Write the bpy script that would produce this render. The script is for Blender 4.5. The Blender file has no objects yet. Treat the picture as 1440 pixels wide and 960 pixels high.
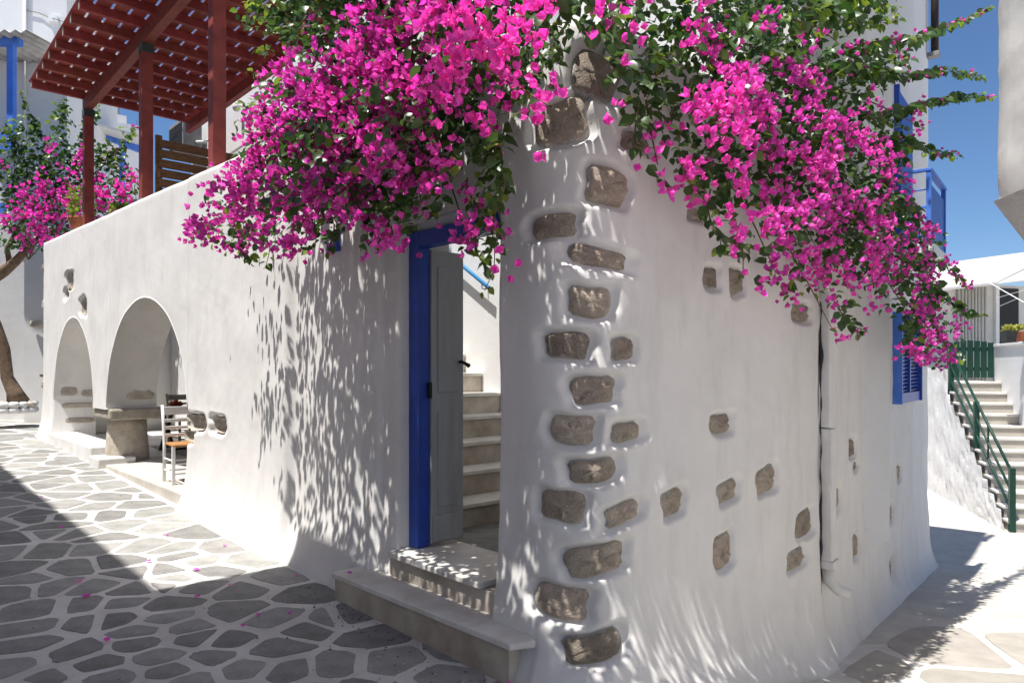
import bpy, math, random
import numpy as np
from mathutils import Vector, Matrix

random.seed(7)
RNG = np.random.default_rng(11)
S_ = bpy.context.scene
COL = S_.collection
rad = math.radians

# ---------------------------------------------------------------- camera, sky, sun, exposure
F, CX, CY = 1000.0, 720.0, 520.0            # focal length and horizon of the photograph (1440 x 960)
cam = bpy.data.cameras.new('camera')
cam.sensor_width = 36.0
cam.lens = 25.0
cam.shift_y = 40.0 / 1440.0
cam.clip_start = 0.05
cam.clip_end = 2000
camo = bpy.data.objects.new('camera', cam)
COL.objects.link(camo)
camo.location = (0, 0, 0)
camo.rotation_euler = (rad(90), 0, 0)
S_.camera = camo

SUN = Vector((-0.2415, -0.2305, 0.9426)).normalized()
world = bpy.data.worlds.new('World')
S_.world = world
world.use_nodes = True
wn = world.node_tree
wn.nodes.clear()
sky = wn.nodes.new('ShaderNodeTexSky')
sky.sky_type = 'NISHITA'
sky.sun_disc = False
sky.sun_elevation = math.asin(SUN.z)
sky.sun_rotation = math.atan2(SUN.x, SUN.y)
sky.altitude = 0
sky.air_density = 1.0
sky.dust_density = 0.0
sky.ozone_density = 10.0
bg = wn.nodes.new('ShaderNodeBackground')
bg.inputs['Strength'].default_value = 0.08
wo = wn.nodes.new('ShaderNodeOutputWorld')
wn.links.new(sky.outputs[0], bg.inputs[0])
wn.links.new(bg.outputs[0], wo.inputs[0])
sl = bpy.data.lights.new('sun', 'SUN')
sl.energy = 5.0
sl.angle = rad(0.53)
sl.color = (1.0, 0.97, 0.925)
so = bpy.data.objects.new('sun', sl)
COL.objects.link(so)
so.rotation_euler = SUN.to_track_quat('Z', 'Y').to_euler()
so.location = (-6, -2, 20)
S_.view_settings.view_transform = 'Standard'
S_.view_settings.look = 'None'
S_.view_settings.gamma = 1
S_.view_settings.exposure = 0.64
S_.cycles.max_bounces = 10
S_.cycles.diffuse_bounces = 4
S_.cycles.transmission_bounces = 6

# ---------------------------------------------------------------- materials
M = {}

def mat(name, col, rough=0.7, var=0.0, scale=6.0, bump=0.0, bscale=60.0, col2=None, island=0.0,
        objrand=0.0, trans=None, spec=0.3, metal=0.0, detail=6.0, stretch=None, speck=None, fine=None, streak=None):
    m = bpy.data.materials.new(name)
    m.use_nodes = True
    nt = m.node_tree
    L = nt.links
    b = nt.nodes['Principled BSDF']
    b.inputs['Roughness'].default_value = rough
    b.inputs['Specular IOR Level'].default_value = spec
    b.inputs['Metallic'].default_value = metal
    tc = nt.nodes.new('ShaderNodeTexCoord')
    vec = tc.outputs['Object']
    if stretch:
        mp = nt.nodes.new('ShaderNodeMapping')
        mp.inputs['Scale'].default_value = stretch
        L.new(vec, mp.inputs[0])
        vec = mp.outputs[0]
    cur = None
    rgb = nt.nodes.new('ShaderNodeRGB')
    rgb.outputs[0].default_value = (*col, 1)
    cur = rgb.outputs[0]
    if col2:
        nz = nt.nodes.new('ShaderNodeTexNoise')
        nz.inputs['Scale'].default_value = scale
        nz.inputs['Detail'].default_value = detail
        nz.inputs['Roughness'].default_value = 0.6
        L.new(vec, nz.inputs['Vector'])
        rp = nt.nodes.new('ShaderNodeValToRGB')
        rp.color_ramp.elements[0].position = 0.38
        rp.color_ramp.elements[1].position = 0.66
        L.new(nz.outputs[0], rp.inputs[0])
        mx = nt.nodes.new('ShaderNodeMix')
        mx.data_type = 'RGBA'
        L.new(rp.outputs[0], mx.inputs['Factor'])
        L.new(cur, mx.inputs['A'])
        mx.inputs['B'].default_value = (*col2, 1)
        cur = mx.outputs['Result']
    if speck:
        n3 = nt.nodes.new('ShaderNodeTexNoise')
        n3.inputs['Scale'].default_value = speck[1]
        n3.inputs['Detail'].default_value = 3
        L.new(vec, n3.inputs['Vector'])
        r3 = nt.nodes.new('ShaderNodeValToRGB')
        r3.color_ramp.elements[0].position = speck[2]
        r3.color_ramp.elements[1].position = speck[2] + 0.12
        L.new(n3.outputs[0], r3.inputs[0])
        m3 = nt.nodes.new('ShaderNodeMix')
        m3.data_type = 'RGBA'
        L.new(r3.outputs[0], m3.inputs['Factor'])
        L.new(cur, m3.inputs['A'])
        m3.inputs['B'].default_value = (*speck[0], 1)
        cur = m3.outputs['Result']
    if streak:
        ms_ = nt.nodes.new('ShaderNodeMapping')
        ms_.inputs['Scale'].default_value = streak[2]
        L.new(tc.outputs['Object'], ms_.inputs[0])
        n4 = nt.nodes.new('ShaderNodeTexNoise')
        n4.inputs['Scale'].default_value = streak[1]
        n4.inputs['Detail'].default_value = 7
        n4.inputs['Roughness'].default_value = 0.65
        L.new(ms_.outputs[0], n4.inputs['Vector'])
        r4 = nt.nodes.new('ShaderNodeValToRGB')
        r4.color_ramp.elements[0].position = 0.50
        r4.color_ramp.elements[1].position = 0.78
        L.new(n4.outputs[0], r4.inputs[0])
        m4 = nt.nodes.new('ShaderNodeMix')
        m4.data_type = 'RGBA'
        L.new(r4.outputs[0], m4.inputs['Factor'])
        L.new(cur, m4.inputs['A'])
        m4.inputs['B'].default_value = (*streak[0], 1)
        cur = m4.outputs['Result']
    if island or objrand or var:
        hsv = nt.nodes.new('ShaderNodeHueSaturation')
        L.new(cur, hsv.inputs['Color'])
        cur = hsv.outputs[0]
        src = None
        if island:
            g = nt.nodes.new('ShaderNodeNewGeometry')
            src, amt = g.outputs['Random Per Island'], island
        elif objrand:
            g = nt.nodes.new('ShaderNodeObjectInfo')
            src, amt = g.outputs['Random'], objrand
        else:
            g = nt.nodes.new('ShaderNodeTexNoise')
            g.inputs['Scale'].default_value = scale
            L.new(vec, g.inputs['Vector'])
            src, amt = g.outputs[0], var
        mr = nt.nodes.new('ShaderNodeMapRange')
        mr.inputs['To Min'].default_value = 1 - amt
        mr.inputs['To Max'].default_value = 1 + amt
        L.new(src, mr.inputs[0])
        L.new(mr.outputs[0], hsv.inputs['Value'])
        if island or objrand:
            wn_ = nt.nodes.new('ShaderNodeTexWhiteNoise')
            wn_.noise_dimensions = '1D'
            L.new(src, wn_.inputs['W'])
            mh = nt.nodes.new('ShaderNodeMapRange')
            hv = 0.018 if trans else 0.008
            mh.inputs['To Min'].default_value = 0.5 - hv
            mh.inputs['To Max'].default_value = 0.5 + hv
            L.new(wn_.outputs[0], mh.inputs[0])
            L.new(mh.outputs[0], hsv.inputs['Hue'])
    L.new(cur, b.inputs['Base Color'])
    if bump:
        nb = nt.nodes.new('ShaderNodeTexNoise')
        nb.inputs['Scale'].default_value = bscale
        nb.inputs['Detail'].default_value = 5
        nb.inputs['Roughness'].default_value = 0.62
        L.new(vec, nb.inputs['Vector'])
        bp = nt.nodes.new('ShaderNodeBump')
        bp.inputs['Strength'].default_value = 1.0
        bp.inputs['Distance'].default_value = bump
        L.new(nb.outputs[0], bp.inputs['Height'])
        if fine:
            nb2 = nt.nodes.new('ShaderNodeTexNoise')
            nb2.inputs['Scale'].default_value = fine[1]
            nb2.inputs['Detail'].default_value = 3
            L.new(vec, nb2.inputs['Vector'])
            bp2 = nt.nodes.new('ShaderNodeBump')
            bp2.inputs['Distance'].default_value = fine[0]
            L.new(nb2.outputs[0], bp2.inputs['Height'])
            L.new(bp2.outputs[0], bp.inputs['Normal'])
        L.new(bp.outputs[0], b.inputs['Normal'])
    if trans:
        tr = nt.nodes.new('ShaderNodeBsdfTranslucent')
        h2 = nt.nodes.new('ShaderNodeHueSaturation')
        h2.inputs['Value'].default_value = trans[1]
        h2.inputs['Saturation'].default_value = 1.1
        L.new(cur, h2.inputs['Color'])
        L.new(h2.outputs[0], tr.inputs[0])
        ms = nt.nodes.new('ShaderNodeMixShader')
        ms.inputs[0].default_value = trans[0]
        L.new(b.outputs[0], ms.inputs[1])
        L.new(tr.outputs[0], ms.inputs[2])
        L.new(ms.outputs[0], nt.nodes['Material Output'].inputs[0])
    M[name] = m
    return m

mat('plaster', (0.765, 0.742, 0.712), 0.85, col2=(0.70, 0.68, 0.652), scale=1.7, bump=0.0026, bscale=8, fine=(0.0010, 110), streak=((0.64, 0.618, 0.585), 2.2, (2.6, 2.6, 0.7)))
mat('plaster_rough', (0.75, 0.74, 0.725), 0.9, col2=(0.66, 0.65, 0.63), scale=3.0, bump=0.014, bscale=13, fine=(0.003, 70))
mat('plaster_plain', (0.72, 0.715, 0.705), 0.85, col2=(0.66, 0.65, 0.635), scale=0.8, bump=0.004, bscale=7)
mat('plaster_pier', (0.73, 0.72, 0.705), 0.85, col2=(0.62, 0.60, 0.565), scale=2.2, bump=0.008, bscale=9)
mat('parapet_cap', (0.76, 0.75, 0.73), 0.9, col2=(0.42, 0.40, 0.37), scale=3.0, bump=0.006, bscale=30)
mat('stone', (0.68, 0.565, 0.45), 0.95, col2=(0.47, 0.38, 0.30), scale=14, bump=0.022, bscale=60, objrand=0.30,
    speck=((0.68, 0.61, 0.52), 55, 0.57), fine=(0.004, 240))
def limewash(m):
    nt = m.node_tree
    L = nt.links
    b = nt.nodes['Principled BSDF']
    src = b.inputs['Base Color'].links[0].from_socket
    at_ = nt.nodes.new('ShaderNodeAttribute')
    at_.attribute_name = 'lime'
    nz = nt.nodes.new('ShaderNodeTexNoise')
    nz.inputs['Scale'].default_value = 22
    nz.inputs['Detail'].default_value = 6
    tc = nt.nodes.new('ShaderNodeTexCoord')
    L.new(tc.outputs['Object'], nz.inputs['Vector'])
    ad = nt.nodes.new('ShaderNodeMath')
    L.new(at_.outputs['Fac'], ad.inputs[0])
    L.new(nz.outputs[0], ad.inputs[1])
    mr = nt.nodes.new('ShaderNodeMapRange')
    mr.interpolation_type = 'SMOOTHSTEP'
    mr.inputs['From Min'].default_value = 0.92
    mr.inputs['From Max'].default_value = 1.22
    L.new(ad.outputs[0], mr.inputs[0])
    mx = nt.nodes.new('ShaderNodeMix')
    mx.data_type = 'RGBA'
    L.new(mr.outputs[0], mx.inputs['Factor'])
    L.new(src, mx.inputs['A'])
    mx.inputs['B'].default_value = (0.70, 0.68, 0.65, 1)
    L.new(mx.outputs['Result'], b.inputs['Base Color'])
limewash(M['stone'])
mat('stone_slab', (0.50, 0.45, 0.385), 0.9, col2=(0.36, 0.31, 0.25), scale=7, bump=0.012, bscale=40, objrand=0.15)
mat('flagstone', (0.31, 0.30, 0.278), 0.75, col2=(0.22, 0.215, 0.20), scale=5, bump=0.006, bscale=30, objrand=0.25,
    speck=((0.36, 0.35, 0.33), 24, 0.60), spec=0.25)
mat('flagstone_pale', (0.42, 0.39, 0.34), 0.8, col2=(0.34, 0.315, 0.28), scale=4, bump=0.003, bscale=45, objrand=0.14)
mat('joint_paint', (0.72, 0.69, 0.645), 0.85, col2=(0.54, 0.515, 0.47), scale=2.3, bump=0.005, bscale=50)
mat('concrete', (0.56, 0.525, 0.47), 0.85, col2=(0.45, 0.42, 0.375), scale=2.5, bump=0.004, bscale=60)
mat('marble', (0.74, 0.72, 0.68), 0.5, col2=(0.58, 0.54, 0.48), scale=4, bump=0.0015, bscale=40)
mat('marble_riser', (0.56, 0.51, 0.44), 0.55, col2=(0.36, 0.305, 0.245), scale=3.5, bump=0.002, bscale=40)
mat('entry_floor', (0.23, 0.225, 0.21), 0.6, col2=(0.15, 0.15, 0.145), scale=5, bump=0.002, bscale=40)
mat('blue_paint', (0.018, 0.068, 0.40), 0.38, col2=(0.014, 0.052, 0.32), scale=5, bump=0.0012, bscale=70, spec=0.5)
mat('blue_bright', (0.085, 0.22, 0.70), 0.45, col2=(0.07, 0.18, 0.62), scale=5, bump=0.001, bscale=60)
mat('rail_blue', (0.10, 0.38, 0.74), 0.4)
mat('leaf_grey', (0.40, 0.41, 0.42), 0.5, col2=(0.33, 0.335, 0.34), scale=2.5, stretch=(4, 4, .6), bump=0.001, bscale=20)
mat('black_iron', (0.012, 0.012, 0.013), 0.5)
mat('red_paint', (0.33, 0.066, 0.05), 0.6, col2=(0.23, 0.046, 0.037), scale=6, bump=0.002, bscale=50, objrand=0.14)
mat('grain_end', (0.42, 0.38, 0.30), 0.9, col2=(0.3, 0.27, 0.2), scale=30)
mat('bracket', (0.07, 0.085, 0.08), 0.5, metal=0.6)
mat('wood', (0.18, 0.088, 0.036), 0.7, col2=(0.10, 0.045, 0.018), scale=4, stretch=(2, 2, 14), bump=0.002, bscale=30, objrand=0.2)
mat('dark_wood', (0.045, 0.026, 0.018), 0.6, col2=(0.03, 0.018, 0.012), scale=8)
mat('rush', (0.40, 0.20, 0.07), 0.8, col2=(0.3, 0.14, 0.05), scale=30)
mat('white_paint', (0.78, 0.78, 0.77), 0.5, col2=(0.70, 0.70, 0.68), scale=8)
mat('terracotta', (0.36, 0.115, 0.055), 0.85, col2=(0.27, 0.09, 0.045), scale=9, bump=0.002, bscale=60)
mat('black_plastic', (0.03, 0.03, 0.03), 0.5)
mat('grey_metal', (0.26, 0.255, 0.24), 0.6, col2=(0.20, 0.195, 0.18), scale=6)
mat('green_paint', (0.010, 0.050, 0.033), 0.45, col2=(0.008, 0.038, 0.026), scale=6)
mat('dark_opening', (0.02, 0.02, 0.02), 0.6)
mat('glass', (0.03, 0.04, 0.05), 0.08, spec=0.6)
mat('bark', (0.24, 0.165, 0.105), 0.95, col2=(0.13, 0.09, 0.06), scale=12, bump=0.012, bscale=40)
mat('twig', (0.16, 0.11, 0.055), 0.9, col2=(0.10, 0.09, 0.04), scale=20)
mat('bract', (0.82, 0.125, 0.545), 0.55, island=0.40, trans=(0.36, 1.1), spec=0.15)
mat('leaf', (0.046, 0.092, 0.022), 0.36, island=0.38, trans=(0.25, 2.2), spec=0.45)
mat('leaf_young', (0.15, 0.21, 0.035), 0.45, island=0.3, trans=(0.4, 1.7), spec=0.4)
mat('fruit', (0.50, 0.10, 0.03), 0.6, col2=(0.4, 0.06, 0.02), scale=20)
mat('canvas', (0.72, 0.70, 0.66), 0.9, trans=(0.3, 1.0))
mat('sheet_metal', (0.52, 0.51, 0.48), 0.55, col2=(0.38, 0.36, 0.33), scale=5)
mat('flower_yellow', (0.40, 0.40, 0.10), 0.7, island=0.3, trans=(0.3, 1.3))
mat('curtain', (0.62, 0.60, 0.56), 0.9, col2=(0.55, 0.53, 0.49), scale=3)

# ---------------------------------------------------------------- helpers
def V2(x, y):
    return np.array((x, y), float)

class Frame:
    """a wall frame: u along the wall, n out of the wall, z up"""
    def __init__(s, o, u, n):
        s.o, s.u, s.n = o, u, n
    def __call__(s, u, n, z):
        p = s.o + u * s.u + n * s.n
        return (float(p[0]), float(p[1]), float(z))
    def un(s, x, y):
        d = np.array((x, y)) - s.o
        return float(d @ s.u), float(d @ s.n)
    def px(s, x, y, n=0.0):
        """u, z of the point of the plane at distance n that the photograph shows at pixel x, y"""
        d = np.array(((x - CX) / F, 1.0))
        t = (n + s.o @ s.n) / (d @ s.n)
        return s.un(*(d * t))[0], (CY - y) / F * t

def at(x, y, Y):
    return ((x - CX) / F * Y, Y, (CY - y) / F * Y)

P0 = V2(-0.72, 4.83)
U = V2(-0.676, 0.737); U /= np.linalg.norm(U)
N = V2(-U[1], U[0])
A = Frame(P0, U, N)
CORN = P0 - 1.6 * U
B1 = rad(45); B2 = rad(38.5)
D1 = V2(math.sin(B1), math.cos(B1)); N1 = V2(math.cos(B1), -math.sin(B1))
D2 = V2(math.sin(B2), math.cos(B2)); N2 = V2(math.cos(B2), -math.sin(B2))
R1 = Frame(CORN, D1, N1)
L1 = 3.0
R2 = Frame(CORN + L1 * D1, D2, N2)

def sm(a, b, x):
    t = np.clip((x - a) / (b - a), 0, 1)
    return t * t * (3 - 2 * t)

def zg(x, y):
    """height of the ground"""
    u, n = A.un(x, y)
    zl = -1.635 + 0.027 * max(u, -1.0) if u < 13 else -1.284 + 0.02 * min(u - 13, 12)
    zr = -2.36 - 0.085 * min(max(y - 5.5, -2), 5.2)
    w = float(sm(0.1, 2.6, x)) * float(sm(-6.0, 3.0, y) if y < 3 else 1)
    return zl * (1 - w) + zr * w

def ground_at(px, py):
    Y = 5.0
    for _ in range(40):
        z = zg((px - CX) / F * Y, Y)
        Y = 0.5 * Y + 0.5 * (-z * F / max(py - CY, 5))
    return (px - CX) / F * Y, Y

class MB:
    def __init__(s):
        s.v, s.f = [], []
    def add(s, vs, fs):
        o = len(s.v)
        s.v += [tuple(map(float, p)) for p in vs]
        s.f += [tuple(i + o for i in f) for f in fs]
        return s
    def box8(s, p):
        return s.add(p, [(3, 2, 1, 0), (4, 5, 6, 7), (0, 1, 5, 4), (1, 2, 6, 5), (2, 3, 7, 6), (3, 0, 4, 7)])
    def fbox(s, fr, u0, u1, n0, n1, z0, z1):
        return s.box8([fr(u0, n0, z0), fr(u1, n0, z0), fr(u1, n1, z0), fr(u0, n1, z0),
                       fr(u0, n0, z1), fr(u1, n0, z1), fr(u1, n1, z1), fr(u0, n1, z1)])
    def beam(s, a, b, w, h, up=(0, 0, 1)):
        a, b, up = Vector(a), Vector(b), Vector(up)
        d = (b - a).normalized()
        x = d.cross(up).normalized() * w / 2
        y = x.cross(d).normalized() * h / 2
        return s.box8([a - x - y, a + x - y, a + x + y, a - x + y, b - x - y, b + x - y, b + x + y, b - x + y])
    def tube(s, path, r, k=8, cap=True):
        path = [Vector(p) for p in path]
        rs = r if isinstance(r, (list, tuple)) else [r] * len(path)
        o = len(s.v)
        pd = None
        for i, p in enumerate(path):
            d = (path[min(i + 1, len(path) - 1)] - path[max(i - 1, 0)]).normalized()
            if pd is None:
                x = d.cross(Vector((0.31, 0.17, 0.93)))
                if x.length < 1e-3:
                    x = d.cross(Vector((1, 0, 0)))
            else:
                x = x - d * x.dot(d)
            x.normalize()
            pd = d
            y = d.cross(x)
            for j in range(k):
                t = 2 * math.pi * j / k
                s.v.append(tuple(p + (x * math.cos(t) + y * math.sin(t)) * rs[i]))
        for i in range(len(path) - 1):
            for j in range(k):
                a, b = o + i * k + j, o + i * k + (j + 1) % k
                s.f.append((a, b, b + k, a + k))
        if cap:
            s.f.append(tuple(o + j for j in reversed(range(k))))
            s.f.append(tuple(o + (len(path) - 1) * k + j for j in range(k)))
        return s
    def lathe(s, c, prof, k=20, wob=0.0):
        o = len(s.v)
        for i, (r, z) in enumerate(prof):
            for j in range(k):
                t = 2 * math.pi * j / k
                q = r * (1 + wob * math.sin(3 * t + i) + wob * math.sin(5 * t + 1.7 * i))
                s.v.append((c[0] + q * math.cos(t), c[1] + q * math.sin(t), c[2] + z))
        for i in range(len(prof) - 1):
            for j in range(k):
                a, b = o + i * k + j, o + i * k + (j + 1) % k
                s.f.append((a, b, b + k, a + k))
        s.f.append(tuple(o + j for j in reversed(range(k))))
        s.f.append(tuple(o + (len(prof) - 1) * k + j for j in range(k)))
        return s
    def build(s, name, m, parent=None, smooth=False, bev=0.0):
        return mesh_obj(name, s.v, s.f, m, parent, smooth, bev)

def link(o, parent=None):
    COL.objects.link(o)
    if parent is not None:
        o.parent = parent
        o.matrix_parent_inverse = parent_inv(parent)
    return o

def parent_inv(p):
    m = Matrix.Identity(4)
    chain = []
    q = p
    while q is not None:
        chain.append(q)
        q = q.parent
    w = Matrix.Identity(4)
    for q in reversed(chain):
        w = w @ (q.matrix_parent_inverse if q.parent else Matrix.Identity(4)) @ q.matrix_basis
    return w.inverted()

def mesh_obj(name, v, f, m, parent=None, smooth=False, bev=0.0):
    me = bpy.data.meshes.new(name)
    me.from_pydata(v, [], f)
    if isinstance(m, str):
        m = M[m]
    me.materials.append(m)
    if smooth:
        me.shade_smooth()
    me.update()
    o = bpy.data.objects.new(name, me)
    link(o, parent)
    if bev:
        b = o.modifiers.new('bevel', 'BEVEL')
        b.width = bev
        b.segments = 2
        b.limit_method = 'ANGLE'
    return o

def tag(o, label, cat, group=None):
    o['label'] = label
    o['category'] = cat
    if group:
        o['group'] = group
    return o

def thing(name, loc, label, cat, group=None):
    o = bpy.data.objects.new(name, None)
    o.empty_display_size = 0.2
    o.location = loc
    COL.objects.link(o)
    return tag(o, label, cat, group)

def fast_mesh(name, v, tri, m, parent=None, smooth=False):
    me = bpy.data.meshes.new(name)
    v = np.asarray(v, np.float32); tri = np.asarray(tri, np.int32)
    k = tri.shape[1]
    me.vertices.add(len(v)); me.vertices.foreach_set('co', v.ravel())
    me.loops.add(tri.size); me.loops.foreach_set('vertex_index', tri.ravel())
    me.polygons.add(len(tri))
    me.polygons.foreach_set('loop_start', np.arange(0, tri.size, k, dtype=np.int32))
    me.polygons.foreach_set('loop_total', np.full(len(tri), k, np.int32))
    me.update(calc_edges=True)
    me.materials.append(M[m] if isinstance(m, str) else m)
    if smooth:
        me.shade_smooth()
    o = bpy.data.objects.new(name, me)
    return link(o, parent)

class Waves:
    """smooth lumpy relief: a sum of random plane waves"""
    def __init__(s, seed, n, lo, hi):
        r = np.random.default_rng(seed)
        lam = np.exp(r.uniform(np.log(lo), np.log(hi), n))
        t = r.uniform(0, 2 * np.pi, n)
        s.k = 2 * np.pi / lam
        s.kx, s.ky = s.k * np.cos(t), s.k * np.sin(t)
        s.p = r.uniform(0, 6.28, n)
        s.a = lam / lam.sum()
    def __call__(s, x, y):
        r = 0
        for a, kx, ky, p in zip(s.a, s.kx, s.ky, s.p):
            r = r + a * np.sin(kx * x + ky * y + p)
        return r * 2

# ---------------------------------------------------------------- the ground
def axis(lo, hi, step, far):
    a = list(np.arange(lo, hi + 1e-6, step))
    d, x = step, lo
    pre = []
    while x > -far:
        d *= 1.6; x -= d; pre.append(x)
    x, d = hi, step
    post = []
    while x < far:
        d *= 1.6; x += d; post.append(x)
    return pre[::-1] + a + post
gx, gy = axis(-15, 12, 0.3, 300), axis(-6, 20, 0.3, 300)
gv = [(x, y, zg(x, y)) for y in gy for x in gx]
w_ = len(gx)
gf = [(j * w_ + i, j * w_ + i + 1, (j + 1) * w_ + i + 1, (j + 1) * w_ + i) for j in range(len(gy) - 1) for i in range(w_ - 1)]
lane = mesh_obj('pavement', gv, gf, 'joint_paint', smooth=True)
lane.data.materials.append(M['concrete'])        # the street on the right is plain concrete beyond the stones
for p_ in lane.data.polygons:
    if p_.center.x > 1.2 and p_.center.y > 6.3:
        p_.material_index = 1
lane['kind'] = 'structure'
lane['label'] = 'lane paved with grey flagstones between wide white painted joints'

def clip(poly, p, nrm):
    out = []
    k = len(poly)
    for i in range(k):
        a, b = poly[i], poly[(i + 1) % k]
        da, db = (a - p) @ nrm, (b - p) @ nrm
        if da <= 0:
            out.append(a)
        if (da <= 0) != (db <= 0):
            out.append(a + (b - a) * (da / (da - db)))
    return out

def flagstones(cent, gap, bounds, material, lift=0.004, maxr=0.9, rnd=None):
    rnd = rnd or random.Random(3)
    cent = np.array(cent)
    made = 0
    for i, c in enumerate(cent):
        poly = [c + np.array(d) * maxr for d in ((-1, -.6), (-.6, -1), (.6, -1), (1, -.6), (1, .6), (.6, 1), (-.6, 1), (-1, .6))]
        d2 = ((cent - c) ** 2).sum(1)
        for j in np.argsort(d2)[1:22]:
            if d2[j] > (2.2 * maxr) ** 2:
                break
            q = cent[j]
            nn = (q - c) / math.sqrt(d2[j])
            g = gap * (0.55 + 1.35 * ((math.sin((c[0] + q[0]) * 37.7 + (c[1] + q[1]) * 19.3) * 4375.85) % 1.0))
            poly = clip(poly, (c + q) / 2 - nn * g / 2, nn)
            if len(poly) < 3:
                break
        for p, nn in bounds:
            if len(poly) < 3:
                break
            poly = clip(poly, p, nn)
        if len(poly) < 3:
            continue
        area = 0.5 * abs(sum(poly[k][0] * poly[k - 1][1] - poly[k - 1][0] * poly[k][1] for k in range(len(poly))))
        if area < 0.012:
            continue
        # soften the corners, then roughen the outline
        for t in (0.13, 0.25):
            new = []
            for k in range(len(poly)):
                a, b = poly[k], poly[(k + 1) % len(poly)]
                new += [a + (b - a) * t, b + (a - b) * t]
            poly = new
            if len(poly) > 40:
                break
        cc = sum(poly) / len(poly)
        poly = [p + (p - cc) * rnd.uniform(-0.05, 0.035) for p in poly]
        k = len(poly)
        lf = lift * rnd.uniform(0.7, 1.3)
        vs = [(*p, zg(*p) - 0.012) for p in poly]
        vs += [(*p, zg(*p) + lf * 0.55) for p in poly]
        ins = [p + (cc - p) * min(0.05, 0.012 / max(1e-3, np.linalg.norm(cc - p))) for p in poly]
        vs += [(*p, zg(*p) + lf) for p in ins]
        tl = (rnd.uniform(-.01, .01), rnd.uniform(-.01, .01))
        vs = [(x, y, z + (x - cc[0]) * tl[0] + (y - cc[1]) * tl[1]) if i2 >= k else (x, y, z) for i2, (x, y, z) in enumerate(vs)]
        fs = []
        for a in range(k):
            b = (a + 1) % k
            fs += [(a, b, k + b, k + a), (k + a, k + b, 2 * k + b, 2 * k + a)]
        fs.append(tuple(range(2 * k, 3 * k)))
        o = np.array([cc[0], cc[1], zg(*cc)])
        vs = [tuple(np.array(q) - o) for q in vs]
        if sum(poly[a][0] * poly[(a + 1) % k][1] - poly[(a + 1) % k][0] * poly[a][1] for a in range(k)) < 0:
            fs = [tuple(reversed(q)) for q in fs]
        ob = mesh_obj('flagstone', vs, fs, material, lane)
        ob.location = o
        made += 1
    return made

# stones of the lane on the left: centres read from the photograph, random ones beyond
Z7 = [(270,30),(390,55),(255,70),(380,95),(310,140),(480,125),(480,175),(570,210),(400,215),(640,240),(460,250),(550,295),(640,300),
(730,265),(620,385),(840,325),(710,395),(770,425),(930,390),(830,445),(1040,440),(900,490),(690,480),(740,525),(1180,520),(1280,580),
(80,70),(140,60),(60,140),(170,130),(260,105),(240,165),(35,195),(130,180),(270,210),(30,240),(120,240),(20,290),(110,275),
(230,295),(310,260),(60,350),(200,330),(330,330),(430,350),(20,410),(200,400),(400,385),(290,480),(40,485),(510,450),(570,490),(130,520),
(50,575),(240,550),(390,550),(570,570),(700,545),(840,550),(1040,565),(160,655),(350,632),(520,620),(700,630),(990,660),(1140,690),
(350,705),(480,690),(700,690),(150,722),(600,740),(780,725),(960,780),(820,775),(130,795),(310,830),(590,790),(680,845),(400,880),
(880,855),(1160,815),(1030,900),(1310,730),(50,890),(740,905),(190,945),(440,945),(800,950),(1220,910),(1410,890),
(1390,700),(1461,690),(1560,755),(1630,880),(1830,955),(1500,990),(1700,1010),(1320,1010),(1000,1010),(600,1010),(300,1010),(50,1010)]
cent = []
for zx, zy in Z7:
    x, y = ground_at(zx / 3, 640 + zy / 3)
    cent.append((x, y))
rl = random.Random(5)
tries = 0
while tries < 7000:
    tries += 1
    u, n = rl.uniform(-3.2, 19), rl.uniform(0.05, 4.3)
    if u > 12.6:
        n = rl.uniform(-3.0, 4.2)
    p = A(u, n, 0)
    if p[1] < 1.2:
        continue
    if p[0] / p[1] < -0.95 or p[0] / p[1] > 0.1:
        continue
    r = 0.42 if u < 10 else 0.6
    if all((p[0] - c[0]) ** 2 + (p[1] - c[1]) ** 2 > r * r for c in cent):
        cent.append((p[0], p[1]))
bnd = [(P0 + 0.17 * N, -N)]
bndfar = []
near = [c for c in cent if A.un(*c)[0] < 12.5]
far = [c for c in cent if A.un(*c)[0] >= 12.5]
nL = flagstones(near, 0.048, bnd, 'flagstone', maxr=0.62)
nL += flagstones(far, 0.09, bndfar, 'flagstone', maxr=0.7)
# the street on the right: pale, larger stones
cr = []
tries = 0
while tries < 2500:
    tries += 1
    t, n = rl.uniform(-2.2, 8.5), rl.uniform(0.1, 4.5)
    p = R2(t, n, 0)
    if p[1] < 2.0 or p[0] / p[1] > 0.95 or p[1] > 6.2 - 0.2 * n:
        continue
    if all((p[0] - c[0]) ** 2 + (p[1] - c[1]) ** 2 > 0.70 ** 2 for c in cr):
        cr.append((p[0], p[1]))
nR = flagstones(cr, 0.07, [(R2.o + 0.2 * N2, -N2), (CORN + 0.2 * N1, -N1)], 'flagstone_pale', lift=0.005, maxr=0.85)

# ---------------------------------------------------------------- corner house: wall skin
house = thing('corner_house', A(0, -1, -1.6), 'white plastered corner house with two arches, blue door frame and exposed brown quoin stones', 'house')

UF = 12.55
def arc(c, r, a0, a1, k):
    return [(c[0] + r * math.cos(a0 + (a1 - a0) * i / k), c[1] + r * math.sin(a0 + (a1 - a0) * i / k)) for i in range(k + 1)]

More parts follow.
